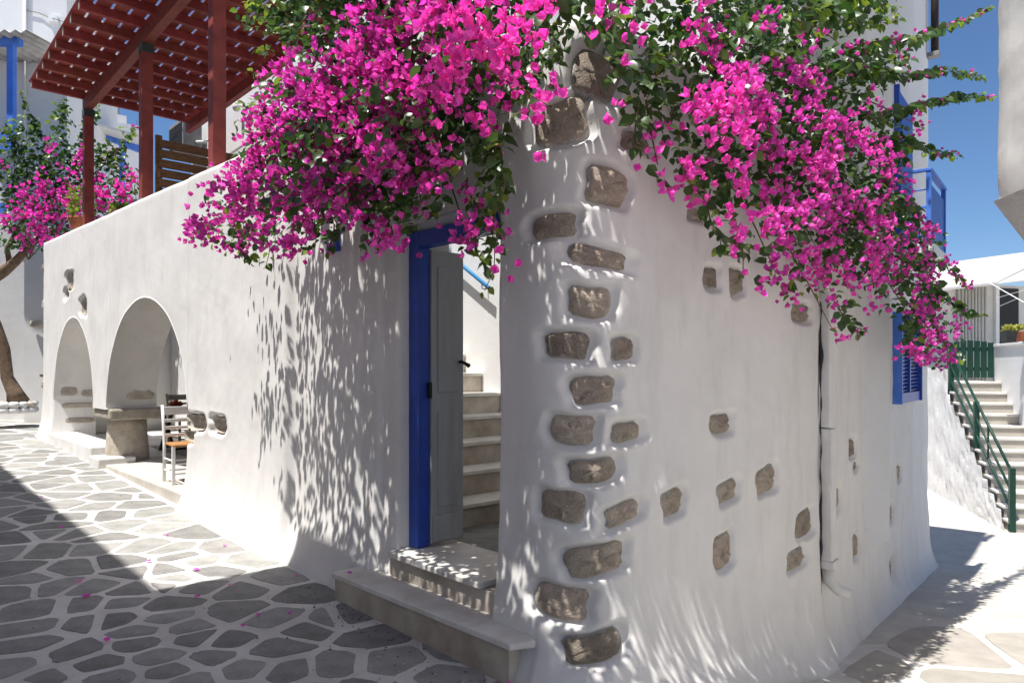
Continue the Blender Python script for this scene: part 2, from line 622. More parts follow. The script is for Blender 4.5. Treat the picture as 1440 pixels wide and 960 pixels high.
def rounded(path, rs, step):
    """plan path through corner points with rounded corners, resampled"""
    pts = [np.array(path[0])]
    for i in range(1, len(path) - 1):
        p, a, b = np.array(path[i]), np.array(path[i - 1]), np.array(path[i + 1])
        da, db = (a - p) / np.linalg.norm(a - p), (b - p) / np.linalg.norm(b - p)
        ang = math.acos(np.clip(da @ db, -1, 1))
        tl = rs[i] / math.tan(ang / 2)
        c = p + (da + db) / np.linalg.norm(da + db) * rs[i] / math.sin(ang / 2)
        s0, s1 = p + da * tl - c, p + db * tl - c
        a0, a1 = math.atan2(s0[1], s0[0]), math.atan2(s1[1], s1[0])
        while a1 - a0 > math.pi: a1 -= 2 * math.pi
        while a1 - a0 < -math.pi: a1 += 2 * math.pi
        pts += [np.array(q) for q in arc(c, rs[i], a0, a1, 16)]
    pts.append(np.array(path[-1]))
    pts = np.array(pts)
    seg = np.r_[0, np.cumsum(np.linalg.norm(np.diff(pts, axis=0), axis=1))]
    s = np.arange(0, seg[-1], step)
    s = np.r_[s, seg[-1]]
    x, y = np.interp(s, seg, pts[:, 0]), np.interp(s, seg, pts[:, 1])
    tx, ty = np.gradient(x, s), np.gradient(y, s)
    l = np.hypot(tx, ty)
    return s, x, y, ty / l, -tx / l          # right-hand normals point out of the house

PATH = [A(UF, -2.7, 0)[:2], A(UF, 0, 0)[:2], tuple(CORN), R1(L1, 0, 0)[:2]]
ps, pxx, pyy, pnx, pny = rounded(PATH, [0, 0.10, 0.40, 0], 0.01)
if (np.interp(9.0, ps, pnx) * N[0] + np.interp(9.0, ps, pny) * N[1]) < 0:
    pnx, pny = -pnx, -pny
pu = np.array([A.un(x, y)[0] for x, y in zip(pxx, pyy)])
pn = np.array([A.un(x, y)[1] for x, y in zip(pxx, pyy)])
onA = (np.abs(pn) < 1e-3) & (ps > 2.4)
def s_of_u(u):
    i = np.where(onA)[0]
    return ps[i[0]] + (pu[i[0]] - u)
ppx = CX + F * pxx / pyy
vis = ps > s_of_u(UF - 0.25)
def skin_px(x, y):
    s = float(np.interp(x, ppx[vis], ps[vis]))
    Y = float(np.interp(s, ps, pyy))
    return s, (CY - y) / F * Y
pzg = np.array([zg(x, y) for x, y in zip(pxx, pyy)])
S_END = ps[-1]

W1, W2, W3 = Waves(1, 26, 0.35, 1.6), Waves(2, 30, 0.09, 0.3), Waves(5, 20, 0.6, 2.5)
def ztop(s):
    u = np.interp(s, ps, pu)
    return np.where(s > s_of_u(-1.1), 1.90, 1.945 + 0.046 * np.clip(u, -1.3, 13))

def base_off(s, z):
    u = np.interp(s, ps, pu)
    A_side = np.interp(s, ps, onA.astype(float))
    g = np.interp(s, ps, pzg)
    o = np.where(s > s_of_u(-0.9), 0.012, 0.008) * W1(s, z) + np.where(s > s_of_u(-0.9), 0.0035, 0.0015) * W2(s, z)
    fl = np.where(s > s_of_u(-1.3), 0.15, 0.13)
    o = o + fl * np.exp(-np.clip(z - g, 0, 9) / 0.20)
    o = o + 0.03 * np.exp(-np.clip(z - g, 0, 9) / 0.8)
    o = o + A_side * (0.075 * sm(1.62, 1.72, u) - 0.035 * sm(0.650, 0.625, u) * sm(-0.6, -0.2, u) - 0.045 * sm(0.430, 0.405, u) * sm(-0.2, 0.0, u))
    d = ztop(s) - z
    r = 0.06
    q = np.clip(r - d, 0, r)
    o = o - (r - np.sqrt(np.maximum(r * r - q * q, 0)))
    return o

# exposed stones of the corner and of the right-hand wall: centre and size in the photograph
QUOINS = [(840,105,70,62,-20),(785,170,82,62,8),(858,260,58,54,-8),(775,316,66,34,3),(845,360,86,28,-8),(832,424,64,44,-3),
(797,485,66,38,-2),(881,490,30,32,4),(837,548,66,40,3),(805,605,66,42,-3),(885,608,38,26,4),(836,662,70,34,4),(791,712,66,44,-6),
(880,721,48,28,10),(947,706,28,36,8),(838,787,82,42,8),(788,845,74,46,-8),(833,904,74,38,9),
(988,272,26,30,0),(898,198,36,26,6),(985,302,22,16,0),(1002,391,20,30,5),(1037,396,18,36,5),(1129,440,20,24,0),(1016,596,25,26,0),
(1025,690,26,28,8),(1080,674,26,36,8),(1016,775,25,48,8),(1131,737,24,36,8),(1120,785,22,26,6)]
HOLES = [(104,396,10,24),(100,413,6,14),(124,431,9,22),(283,593,26,20),(318,597,17,20),(274,612,14,14)]
stones = []
for x, y, w, h, rot in QUOINS:
    s, z = skin_px(x, y)
    s0, s1 = skin_px(x - w / 2, y)[0], skin_px(x + w / 2, y)[0]
    z0, z1 = skin_px(x, y + h / 2)[1], skin_px(x, y - h / 2)[1]
    stones.append((s, z, (s1 - s0) / 2, (z1 - z0) / 2, math.radians(rot), 1))
for x, y, w, h in HOLES:
    s, z = skin_px(x, y)
    s0, s1 = skin_px(x - w / 2, y)[0], skin_px(x + w / 2, y)[0]
    z0, z1 = skin_px(x, y + h / 2)[1], skin_px(x, y - h / 2)[1]
    stones.append((s, z, (s1 - s0) / 2, (z1 - z0) / 2, 0, 2))
def srho(st, s, z):
    c, zc, hw, hh, rot, k = st
    a, b = s - c, z - zc
    x, y = a * math.cos(rot) + b * math.sin(rot), -a * math.sin(rot) + b * math.cos(rot)
    e = 5.5
    wob = 1 + 0.05 * np.sin(3 * np.arctan2(y / hh, x / hw) + c * 9) + 0.045 * np.sin(5 * np.arctan2(y / hh, x / hw) + zc * 7)
    return (np.abs(x / hw) ** e + np.abs(y / hh) ** e) ** (1 / e) / wob
def skin_off(s, z):
    o = base_off(s, z)
    for st in stones:
        m = np.abs(s - st[0]) < st[2] * 1.9
        if not m.any():
            continue
        rho = srho(st, s, z)
        lip = 0.040 / max(min(st[2], st[3]), 0.03)
        d = 0.040 if st[5] == 1 else 0.13
        o = o - d * (1 - sm(1.0, 1.0 + lip * 0.8, rho)) + 0.003 * np.exp(-((rho - 1 - lip) / (lip * 0.9)) ** 2)
    return o
def skin_pos(s, z, o):
    x, y = np.interp(s, ps, pxx), np.interp(s, ps, pyy)
    nx, ny = np.interp(s, ps, pnx), np.interp(s, ps, pny)
    return np.stack([x + nx * o, y + ny * o, z], -1)

ARCH_Z = -0.55
def arch_z(u, uc, hw, top):
    return ARCH_Z + (top - ARCH_Z) * np.sqrt(np.clip(1 - ((u - uc) / hw) ** 2, 0, 1))
AR1 = (8.43, 11.40, 0.89); AR2 = (4.12, 7.60, 0.92)

def cols_cos(u0, u1, n):
    """arch columns, denser towards the jambs"""
    t = np.linspace(0, math.pi, n)
    return (u0 + u1) / 2 + (u0 - u1) / 2 * np.cos(t)

TH = 0.60
allv, allf = [], []
def panel(S, zlow, rows, edge0=0.0, edge1=0.0, zc0=9.0, zc1=9.0, jamb0=False, jamb1=False, soffit=False, back=True, nb=TH):
    S = np.asarray(S, float)
    zl = np.asarray([zlow(s) for s in S])
    zh = ztop(S)
    t = np.linspace(0, 1, rows)
    SS = np.repeat(S[:, None], rows, 1)
    ZZ = zl[:, None] + (zh - zl)[:, None] * t[None]
    O = skin_off(SS, ZZ)
    for e, d, zc in ((edge0, SS - S[0], zc0), (edge1, S[-1] - SS, zc1)):
        if e:
            q = np.clip(e - d, 0, e)
            O = O - (e - np.sqrt(np.maximum(e * e - q * q, 0))) * (1 - sm(zc - 0.05, zc + 0.25, ZZ))
    Pn = skin_pos(SS, ZZ, O).reshape(-1, 3)
    o = len(allv)
    allv.extend(map(tuple, Pn))
    nS = len(S)
    for i in range(nS - 1):
        for j in range(rows - 1):
            a = o + i * rows + j
            allf.append((a, a + rows, a + rows + 1, a + 1))
    def strip(idx, flip):
        k = len(allv)
        for a in idx:
            u = A.un(allv[a][0], allv[a][1])[0]
            allv.append(A(u, -nb, allv[a][2]))
        for i in range(len(idx) - 1):
            q = (idx[i], idx[i + 1], k + i + 1, k + i)
            allf.append(q[::-1] if flip else q)
    if jamb0:
        strip([o + j for j in range(rows)], False)
    if jamb1:
        strip([o + (nS - 1) * rows + j for j in range(rows)], True)
    if soffit:
        strip([o + i * rows for i in range(nS)], False)
    # top of the parapet and the inner face
    k = len(allv)
    for i in range(nS):
        x, y, z = allv[o + i * rows + rows - 1]
        s = S[i]
        nx, ny = float(np.interp(s, ps, pnx)), float(np.interp(s, ps, pny))
        allv.append((x - nx * 0.28, y - ny * 0.28, z + 0.004))
    for i in range(nS - 1):
        a = o + i * rows + rows - 1
        allf.append((a, a + rows, k + i + 1, k + i))
    if back:
        for i in range(nS - 1):
            u0, u1 = A.un(*allv[o + i * rows][:2])[0], A.un(*allv[o + (i + 1) * rows][:2])[0]
            b = len(allv)
            for u, z0, z1 in ((u0, zl[i], zh[i]), (u1, zl[i + 1], zh[i + 1])):
                allv.append(A(u, -nb, z0)); allv.append(A(u, -nb, z1))
            allf.append((b, b + 1, b + 3, b + 2))

def S_lin(u0, u1, step):
    return np.linspace(s_of_u(u0), s_of_u(u1), max(3, int(abs(u0 - u1) / step) + 1))
gnd = lambda s: float(np.interp(s, ps, pzg)) - 0.06
su = lambda s: float(np.interp(s, ps, pu))
# far return wall + first pier
panel(np.r_[np.arange(0.0, s_of_u(UF - 0.2), 0.04), S_lin(UF - 0.2, AR1[1], 0.03)], gnd, 110, edge1=0.03, zc1=ARCH_Z, jamb1=True, back=False)
c1 = cols_cos(AR1[1], AR1[0], 60); c2 = cols_cos(AR2[1], AR2[0], 70)
panel([s_of_u(u) for u in c1], lambda s: float(arch_z(su(s), (AR1[0] + AR1[1]) / 2, (AR1[1] - AR1[0]) / 2, AR1[2])), 60, soffit=True)
panel(S_lin(AR1[0], AR2[1], 0.03), lambda s: -0.58, 90, edge0=0.02, edge1=0.03, zc0=ARCH_Z, zc1=ARCH_Z, jamb0=True, jamb1=True)
panel([s_of_u(u) for u in c2], lambda s: float(arch_z(su(s), (AR2[0] + AR2[1]) / 2, (AR2[1] - AR2[0]) / 2, AR2[2])), 60, soffit=True)
UJ = 0.20; UR = -0.943
panel(S_lin(AR2[0], 2.2, 0.03), gnd, 150, edge0=0.03, zc0=ARCH_Z, jamb0=True)
panel(S_lin(2.2, UJ, 0.02), gnd, 150, edge1=0.035, zc1=0.85, jamb1=True, nb=0.52)
panel(S_lin(UJ, UR, 0.03), lambda s: 0.985, 40, soffit=True, nb=0.52)
panel(np.arange(s_of_u(UR), S_END + 0.008, 0.0165).clip(0, S_END), gnd, 250, edge0=0.04, zc0=0.85, jamb0=True, back=False, nb=0.52)
wall = mesh_obj('wall', allv, allf, 'plaster', house, smooth=True)

def stone_patch(name, fmap, hw, hh, rot, seed, bulge, parent, material='stone', e=5.5, segs=22, wob=None):
    r = random.Random(seed)
    rings = [0.0, 0.35, 0.65, 0.86, 0.97, 1.06]
    hts = [1.0, 0.98, 0.92, 0.78, 0.45, -0.6]
    vs, fs = [], []
    vs.append(fmap(0, 0, bulge))
    for ri, (q, h) in enumerate(zip(rings[1:], hts[1:])):
        for k in range(segs):
            t = 2 * math.pi * k / segs
            c, sn = math.cos(t), math.sin(t)
            m = (abs(c) ** e + abs(sn) ** e) ** (-1 / e)
            m *= (wob(t) if wob else 1)
            a, b = q * m * c * hw, q * m * sn * hh
            x, y = a * math.cos(rot) - b * math.sin(rot), a * math.sin(rot) + b * math.cos(rot)
            j = r.uniform(-0.009, 0.009) if ri < 3 else 0
            vs.append(fmap(x, y, -0.05 + (bulge + 0.05) * h + j))
    for k in range(segs):
        fs.append((0, 1 + k, 1 + (k + 1) % segs))
    for ri in range(len(rings) - 2):
        for k in range(segs):
            a, b = 1 + ri * segs + k, 1 + ri * segs + (k + 1) % segs
            fs.append((a, a + segs, b + segs, b))
    o = Vector(vs[0])
    ob = mesh_obj(name, [tuple(Vector(p) - o) for p in vs], fs, material, parent, smooth=True)
    at_ = ob.data.attributes.new('lime', 'FLOAT', 'POINT')
    tilt = r.uniform(0, 6.28)
    lime = [0.0]
    for q, v_ in zip(rings[1:], (0.02, 0.15, 0.42, 0.75, 1.0)):
        for k in range(segs):
            lime.append(v_ * (0.8 + 0.35 * math.sin(2 * math.pi * k / segs + tilt)))
    at_.data.foreach_set('value', lime)
    ob.location = o
    return ob

for i, st in enumerate(stones):
    c, zc, hw, hh, rot, kind = st
    rr = random.Random(i)
    bl = rr.uniform(-0.012, 0.006) if kind == 1 else -0.075
    if kind == 1 and i >= 18:
        bl -= 0.004
    def fm(a, b, h, c=c, zc=zc):
        s, z = c + a, zc + b
        return tuple(map(float, skin_pos(np.array(s), np.array(z), base_off(np.array(s), np.array(z)) + h)))
    wob = lambda t, c=c, zc=zc: 1 + 0.05 * math.sin(3 * t + c * 9) + 0.045 * math.sin(5 * t + zc * 7)
    stone_patch('stone', fm, hw, hh, rot, i, bl, house, 'stone' if kind == 1 else 'stone_slab', wob=wob)

# stones showing in the arch jambs (the faces that look along the lane)
def jamb_stone(uj, n0, n1, z0, z1, seed, rot=0.0):
    nc, zc = (n0 + n1) / 2, (z0 + z1) / 2
    stone_patch('stone', lambda a, b, h: A(uj - 0.028 - h * 0.7, nc - a, zc + b), abs(n1 - n0) / 2, (z1 - z0) / 2, rot, seed, 0.0, house, 'stone_slab', e=4.5)
for n0, n1, z0, z1 in [(-.06, -.52, .12, .19), (-.04, -.50, -.13, -.02), (-.02, -.30, -.48, -.30), (-.36, -.58, -.50, -.37), (-.42, -.59, -.28, -.2),
                       (-.04, -.59, -.72, -.62), (-.10, -.59, -1.0, -.90)]:
    jamb_stone(AR1[1], n0, n1, z0, z1, int(z0 * 100))
for n0, n1, z0, z1 in [(-.05, -.58, -.06, .12), (-.16, -.58, -.44, -.28)]:
    jamb_stone(AR2[1], n0, n1, z0, z1, int(z0 * 100))
# rough quoins on the far corner of the house
rf = random.Random(21)
for y, h in [(375, 12), (400, 15), (428, 20), (472, 34), (512, 14), (540, 12), (556, 26), (586, 14)]:
    zc = (CY - y) / F * 13.9
    hh = h / 2 / F * 13.9
    sc = s_of_u(UF - 0.05) - rf.uniform(0.05, 0.16)
    stone_patch('stone', lambda a, b, hgt, sc=sc, zc=zc: tuple(map(float, skin_pos(np.array(sc + a), np.array(zc + b), base_off(np.array(sc + a), np.array(zc + b)) + hgt + 0.02))),
                rf.uniform(0.10, 0.17), hh, 0, int(y), 0.03, house)

# column of the arcade with its slab
cx, cy, _ = A(8.02, -0.30, 0)
zf = -1.33
MB().lathe((cx, cy, 0), [(0.295, zf - 0.1), (0.300, zf + 0.12), (0.285, -1.05), (0.272, -0.86), (0.268, -0.735)], 28, 0.012).build('column', 'stone_slab', house, True)
sb = MB().fbox(A, 7.50, 8.52, -0.68, 0.06, -0.735, -0.572)
sb.build('column_slab', 'stone_slab', house, bev=0.03)
MB().fbox(A, 8.15, 11.62, -0.30, 0.17, -1.6, -1.165).build('kerb', 'plaster_pier', house, bev=0.02)
MB().fbox(A, 7.55, 8.14, -0.30, 0.20, -1.6, -1.285).build('kerb', 'plaster_pier', house, bev=0.02)
fl = MB().fbox(A, 4.2, 8.12, -1.1, 0.10, -1.75, -1.375)
fl.build('apron', 'concrete', house, bev=0.015)
MB().fbox(A, 4.0, 12.3, -2.3, -1.102, -1.75, -1.37).build('courtyard_floor', 'entry_floor', house)
# the body of the house behind the terrace, seen above the parapet and through the arches
HB = -2.3
bd = MB()
bd.fbox(A, 1.0, 11.2, HB - 4.0, HB, -1.8, 4.95)
bd.build('upper_wall', 'plaster_plain', house)
bd = MB().fbox(A, -1.2, 0.998, HB - 3.0, HB, -1.8, 3.2)
bd.build('stair_wall', 'plaster_plain', house)
MB().fbox(A, 11.202, 12.5, HB - 0.3, HB, -1.8, 2.0).build('courtyard_wall', 'plaster_plain', house)
# roof terrace over the entrance and over the room behind the right-hand wall
MB().fbox(A, -0.95, 1.75, -1.62, -0.53, 1.32, 1.50).build('terrace_slab', 'plaster_plain', house)
MB().fbox(A, 3.9, 5.9, -2.298, -0.605, 1.18, 1.34).build('terrace_slab', 'plaster_plain', house)
rm = MB()
rv = [A(-1.0, -0.525, 0), A(-1.25, -0.45, 0), R1(0.35, -0.2, 0), R1(L1 - 0.3, -0.3, 0), R1(L1 - 0.5, -1.3, 0), A(-1.21, -2.2, 0)]
k = len(rv)
rm.add([(p[0], p[1], -2.0) for p in rv] + [(p[0], p[1], 1.3) for p in rv],
       [tuple(range(k)), tuple(reversed(range(k, 2 * k)))] + [((i + 1) % k, i, k + i, k + (i + 1) % k) for i in range(k)])
rm.build('room', 'plaster_plain', house)

# doorway: frame, two leaves, steps
fr = MB()
fr.fbox(A, 0.085, 0.197, -0.26, -0.155, -1.258, 0.975)
fr.fbox(A, -0.94, -0.83, -0.26, -0.155, -1.258, 0.975)
door = fr.build('door_frame', 'blue_paint', house, bev=0.008)
MB().fbox(A, -0.829, 0.084, -0.258, -0.157, 0.862, 0.972).build('lintel', 'blue_paint', door, bev=0.006)
lf = MB().fbox(A, 0.072, 0.108, -0.555, -0.265, -1.235, 0.855).build('door_leaf', 'leaf_grey', house, bev=0.004)
MB().fbox(A, 0.060, 0.0715, -0.545, -0.275, -1.225, -1.04).build('kick_board', 'leaf_grey', lf, bev=0.003)
MB().tube([A(0.07, -0.52, -0.02 + .08), A(0.045, -0.52, 0.06), A(0.03, -0.545, 0.045), A(0.03, -0.575, 0.03)], [0.012, 0.012, 0.012, 0.017], 8).build('handle', 'black_iron', lf, True)
MB().fbox(A, 0.060, 0.0845, -0.262, -0.235, -0.20, -0.09).build('hinge', 'black_iron', lf)
for za, zb in ((-0.98, -0.30), (-0.16, 0.74)):
    MB().fbox(A, 0.064, 0.0715, -0.50, -0.32, za, zb).build('panel', 'leaf_grey', lf, bev=0.006)
lf2 = MB().fbox(A, -0.853, -0.817, -0.64, -0.265, -1.235, 0.855).build('door_leaf', 'leaf_grey', house, bev=0.004)
MB().fbox(A, -0.815, UJ - 0.02, -0.52, 0.035, -1.30, -1.258).build('threshold', 'marble', house, bev=0.008)
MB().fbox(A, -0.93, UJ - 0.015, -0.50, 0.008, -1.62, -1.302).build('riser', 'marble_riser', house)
st = MB()
o_ = 0.02
st.add([A(.55, -.06, -1.43), A(.53, .275, -1.43), A(-1.30, .235, -1.43), A(-1.36, .10, -1.43), A(-1.0, -.06, -1.43),
        A(.55, -.06, -1.468), A(.53, .275, -1.468), A(-1.30, .235, -1.468), A(-1.36, .10, -1.468), A(-1.0, -.06, -1.468)],
       [(0, 1, 2, 3, 4), (9, 8, 7, 6, 5), (0, 5, 6, 1), (1, 6, 7, 2), (2, 7, 8, 3), (3, 8, 9, 4), (4, 9, 5, 0)])
step = st.build('marble_step', 'marble', house, bev=0.008)
MB().add([A(.53, -.02, -1.72), A(.51, .255, -1.72), A(-1.275, .215, -1.72), A(-1.20, -.02, -1.72),
          A(.53, -.02, -1.4685), A(.51, .255, -1.4685), A(-1.275, .215, -1.4685), A(-1.20, -.02, -1.4685)],
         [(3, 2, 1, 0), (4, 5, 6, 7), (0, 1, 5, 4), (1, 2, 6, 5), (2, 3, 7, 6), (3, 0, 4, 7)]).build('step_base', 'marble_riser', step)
MB().fbox(A, -0.94, 0.43, -2.29, -0.521, -1.5, -1.268).build('entry_floor', 'entry_floor', house)

# house number
u0, z0 = A.px(458, 339, 0.09)
pq = MB().fbox(A, u0 - 0.075, u0 + 0.075, 0.0, 0.045, z0 - 0.075, z0 + 0.075).build('number_plate', 'blue_paint', house, bev=0.004)
fc = bpy.data.curves.new('digit', 'FONT')
fc.body = '6'; fc.size = 0.16; fc.align_x = 'CENTER'; fc.align_y = 'CENTER'; fc.extrude = 0.001
fo = bpy.data.objects.new('digit_curve', fc)
dg = bpy.context.evaluated_depsgraph_get()
COL.objects.link(fo)
dg.update()
me = bpy.data.meshes.new_from_object(fo.evaluated_get(dg))
bpy.data.objects.remove(fo)
me.name = 'digit'
me.materials.clear()
me.materials.append(M['white_paint'])
do = bpy.data.objects.new('digit', me)
link(do, pq)
nrm = Vector((N[0], N[1], 0)); ux = Vector((-U[0], -U[1], 0))
mm = Matrix((ux, Vector((0, 0, 1)), nrm)).transposed().to_4x4()
mm.translation = Vector(A(u0, 0.0475, z0))
do.matrix_basis = mm

# ---------------------------------------------------------------- staircase inside the door
stair = thing('staircase', A(0.43, -1.4, -1.27), 'pale marble stairs climbing inside the open blue doorway', 'stairs')
for k in range(12):
    zt = -1.08 + 0.21 * k
    ub = 0.43 + 0.30 * k
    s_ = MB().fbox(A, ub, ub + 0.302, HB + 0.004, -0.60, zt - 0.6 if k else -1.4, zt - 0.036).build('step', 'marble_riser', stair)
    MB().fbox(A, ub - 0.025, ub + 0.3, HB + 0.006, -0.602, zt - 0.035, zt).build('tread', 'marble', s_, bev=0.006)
ha = A.px(688, 405, HB + 0.09); hb = (ha[0] + 2.0, ha[1] + 1.26)
hr = thing('handrail', A(ha[0], HB, ha[1]), 'light blue pipe handrail on the white wall above the inner stairs', 'handrail')
MB().tube([A(ha[0], HB + 0.09, ha[1]), A(hb[0], HB + 0.09, hb[1])], 0.022, 12).build('rail', 'rail_blue', hr, True)
MB().tube([A(ha[0] - 0.006, HB + 0.09, ha[1] - 0.004), A(ha[0], HB + 0.09, ha[1])], 0.023, 12).build('end_cap', 'black_iron', hr)
for q in (0.12, 1.1, 1.9):
    MB().tube([A(ha[0] + q, HB + 0.09, ha[1] + q * 0.63 - 0.02), A(ha[0] + q, HB + 0.09, ha[1] + q * 0.63 - 0.07), A(ha[0] + q, HB - 0.01, ha[1] + q * 0.63 - 0.07)], 0.007, 6).build('bracket', 'grey_metal', hr, True)

# ---------------------------------------------------------------- the neighbouring house on the right
nb_ = thing('neighbour_house', R2(2.5, -1, -2.2), 'tall white house behind the corner house with blue shutter and blue balcony', 'house')
L2 = 5.5
tw = np.linspace(0, L2, 130); zz = np.linspace(0, 1, 150)
Q, Qf = [], []
R2ST = []
for x, y, w, h in [(1176,703,13,32),(1221,717,8,34),(1204,768,8,32),(1199,630,8,24),(1252,803,7,30),(1264,665,6,20),(1253,723,6,22),(1203,655,5,12)]:
    t0, z0 = R2.px(x, y); ta = R2.px(x - w / 2, y)[0]; tb = R2.px(x + w / 2, y)[0]
    R2ST.append((t0, z0, (tb - ta) / 2, h / 2 / F * (R2(t0, 0, 0)[1])))
ZT2 = 6.2
TW, ZZ = np.meshgrid(tw, zz, indexing='ij')
G = np.array([zg(*R2(t, 0, 0)[:2]) for t in tw])
ZW = (G[:, None] - 0.08) + (1.6 - (G[:, None] - 0.08)) * ZZ
O = 0.012 * W1(TW + 20, ZW) + 0.003 * W2(TW + 20, ZW) + 0.12 * np.exp(-(ZW - G[:, None]).clip(0) / 0.2) + 0.02 * np.exp(-(ZW - G[:, None]).clip(0) / 0.8)
O *= 1.0
O -= 0.10 * (1 - np.sqrt(np.clip(1 - (np.clip(0.12 - (L2 - TW), 0, 0.12) / 0.12) ** 2, 0, 1)))
for t0, z0, hw, hh in R2ST:
    rho = (np.abs((TW - t0) / hw) ** 3.5 + np.abs((ZW - z0) / hh) ** 3.5) ** (1 / 3.5)
    O -= 0.06 * (1 - sm(1.0, 1.5, rho))
for i in range(130):
    for j in range(150):
        Q.append(R2(tw[i], O[i, j], ZW[i, j]))
for i in range(129):
    for j in range(149):
        a = i * 150 + j
        Qf.append((a, a + 150, a + 151, a + 1))
mesh_obj('wall', Q, Qf, 'plaster', nb_, smooth=True)
for i, (t0, z0, hw, hh) in enumerate(R2ST):
    stone_patch('stone', lambda a, b, h, t0=t0, z0=z0: R2(t0 + a, h + 0.004 + 0.012 * float(W1(np.array(t0 + 20), np.array(z0))), z0 + b), hw, hh, 0, 90 + i, -0.012, nb_)
up = MB()
up.fbox(R2, 0.0, L2 - 0.06, -3.6, -0.09, -3.0, 1.58)
up.fbox(R2, 0.0, L2 - 0.03, -3.6, -0.004, 1.581, ZT2)
up.build('upper_wall', 'plaster_plain', nb_)
# narrow crack and boxed downpipe at the joint
dp = thing('downpipe', R2(0.1, 0.05, -2.0), 'white painted square downpipe in the crack between the two houses', 'downpipe')
YP = R2(0.1, 0.05, 0)[1]
def zpx(y, Y=YP): return (CY - y) / F * Y
MB().fbox(R2, 0.035, 0.16, -0.01, 0.085, zpx(600), 1.7).build('upper_pipe', 'plaster_pier', dp, bev=0.012)
MB().fbox(R2, 0.03, 0.175, -0.01, 0.10, zpx(795), zpx(602)).build('lower_pipe', 'plaster_pier', dp, bev=0.012)
MB().fbox(R2, 0.02, 0.19, -0.008, 0.115, zpx(797), zpx(786)).build('collar', 'plaster_pier', dp, bev=0.006)
MB().tube([R2(0.10, 0.05, zpx(796)), R2(0.10, 0.06, zpx(815)), R2(0.12, 0.13, zpx(828)), R2(0.16, 0.20, zpx(832))], [0.05, 0.05, 0.045, 0.042], 10).build('spout', 'plaster_pier', dp, True)

# dark tube paints the joint's shadow and mortar, wider where render has broken away
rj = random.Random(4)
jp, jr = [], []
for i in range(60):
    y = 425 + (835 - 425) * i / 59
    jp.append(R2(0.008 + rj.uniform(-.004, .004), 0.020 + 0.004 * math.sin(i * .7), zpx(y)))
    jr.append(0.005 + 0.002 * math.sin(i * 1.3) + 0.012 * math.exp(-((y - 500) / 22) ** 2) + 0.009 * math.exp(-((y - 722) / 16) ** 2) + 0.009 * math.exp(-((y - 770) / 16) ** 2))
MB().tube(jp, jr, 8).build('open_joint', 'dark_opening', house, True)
# ground floor shutter
t0, z0 = R2.px(1255, 568); t1 = R2.px(1287, 540)[0]; z1 = z0 + 1.05
sh = MB()
sh.fbox(R2, t0, t0 + 0.045, -0.01, 0.10, z0, z1)
sf = sh.build('shutter', 'blue_bright', nb_, bev=0.004)
MB().fbox(R2, t1 - 0.045, t1, -0.01, 0.085, z0, z1).build('frame', 'blue_paint', sf, bev=0.004)
MB().fbox(R2, t0 + 0.046, t1 - 0.046, -0.01, 0.06, z0 + 0.0, z0 + 0.12).build('frame', 'blue_paint', sf, bev=0.004)
MB().fbox(R2, (t0 + t1) / 2 - 0.03, (t0 + t1) / 2 + 0.03, -0.01, 0.065, z0 + 0.121, z1).build('frame', 'blue_paint', sf, bev=0.004)
nsl = 20
for (a, b) in ((t0 + 0.047, (t0 + t1) / 2 - 0.031), ((t0 + t1) / 2 + 0.031, t1 - 0.047)):
    for i in range(nsl):
        z = z0 + 0.14 + i * (z1 - z0 - 0.15) / nsl
        MB().add([R2(a, 0.002, z + 0.03), R2(b, 0.002, z + 0.03), R2(b, 0.042, z), R2(a, 0.042, z),
                  R2(a, 0.002, z + 0.037), R2(b, 0.002, z + 0.037), R2(b, 0.042, z + 0.007), R2(a, 0.042, z + 0.007)],
                 [(0, 1, 2, 3), (7, 6, 5, 4), (0, 4, 5, 1), (1, 5, 6, 2), (2, 6, 7, 3), (3, 7, 4, 0)]).build('slat', 'blue_paint', sf)
# balcony with blue railing and its shutter
tb0, _ = R2.px(1259, 240)
tb1 = tb0 + 1.12
sB = 0.36
YB = R2(tb0, 0.2, 0)[1]
zb0 = zpx(338, YB); zb1 = zpx(239, YB)
bal = MB().fbox(R2, tb0, tb1 + 0.06, -0.02, sB + 0.03, zb0 - 0.17, zb0 - 0.05).build('balcony', 'plaster_plain', nb_, bev=0.01)
def bpart(nm, *a, m='blue_bright', bev=0.003):
    MB().fbox(R2, *a).build(nm, m, bal, bev=bev)
for tt in (tb0, tb1):
    bpart('post', tt, tt + 0.05, sB - 0.05, sB, zb0 - 0.05, zb1 - 0.03)
bpart('post', tb0, tb0 + 0.04, 0.02, 0.06, zb0 - 0.05, zb1 - 0.03)
bpart('top_rail', tb0 - 0.01, tb0 + 0.06, 0.0, sB + 0.01, zb1 - 0.03, zb1)
bpart('top_rail', tb0 + 0.061, tb1 + 0.06, sB - 0.06, sB + 0.01, zb1 - 0.03, zb1)
H_ = zb1 - zb0
for fz, th in ((0.70, 0.014), (0.44, 0.03), (0.03, 0.03)):
    bpart('end_rail', tb0 + 0.008, tb0 + 0.038, 0.061, sB - 0.051, zb0 + fz * H_, zb0 + fz * H_ + th)
bpart('end_bar', tb0 + 0.012, tb0 + 0.034, 0.19, 0.245, zb0 + 0.06 * H_, zb0 + 0.435 * H_)
bpart('end_bar', tb0 + 0.016, tb0 + 0.030, 0.15, 0.162, zb0 + 0.48 * H_, zb0 + 0.69 * H_)
for i in range(9):
    a = tb0 + 0.055 + i * (tb1 - tb0 - 0.06) / 9
    bpart('board', a, a + (tb1 - tb0 - 0.06) / 9 - 0.006, sB - 0.035, sB - 0.015, zb0 - 0.02, zb0 + 0.80 * H_, m='blue_paint')
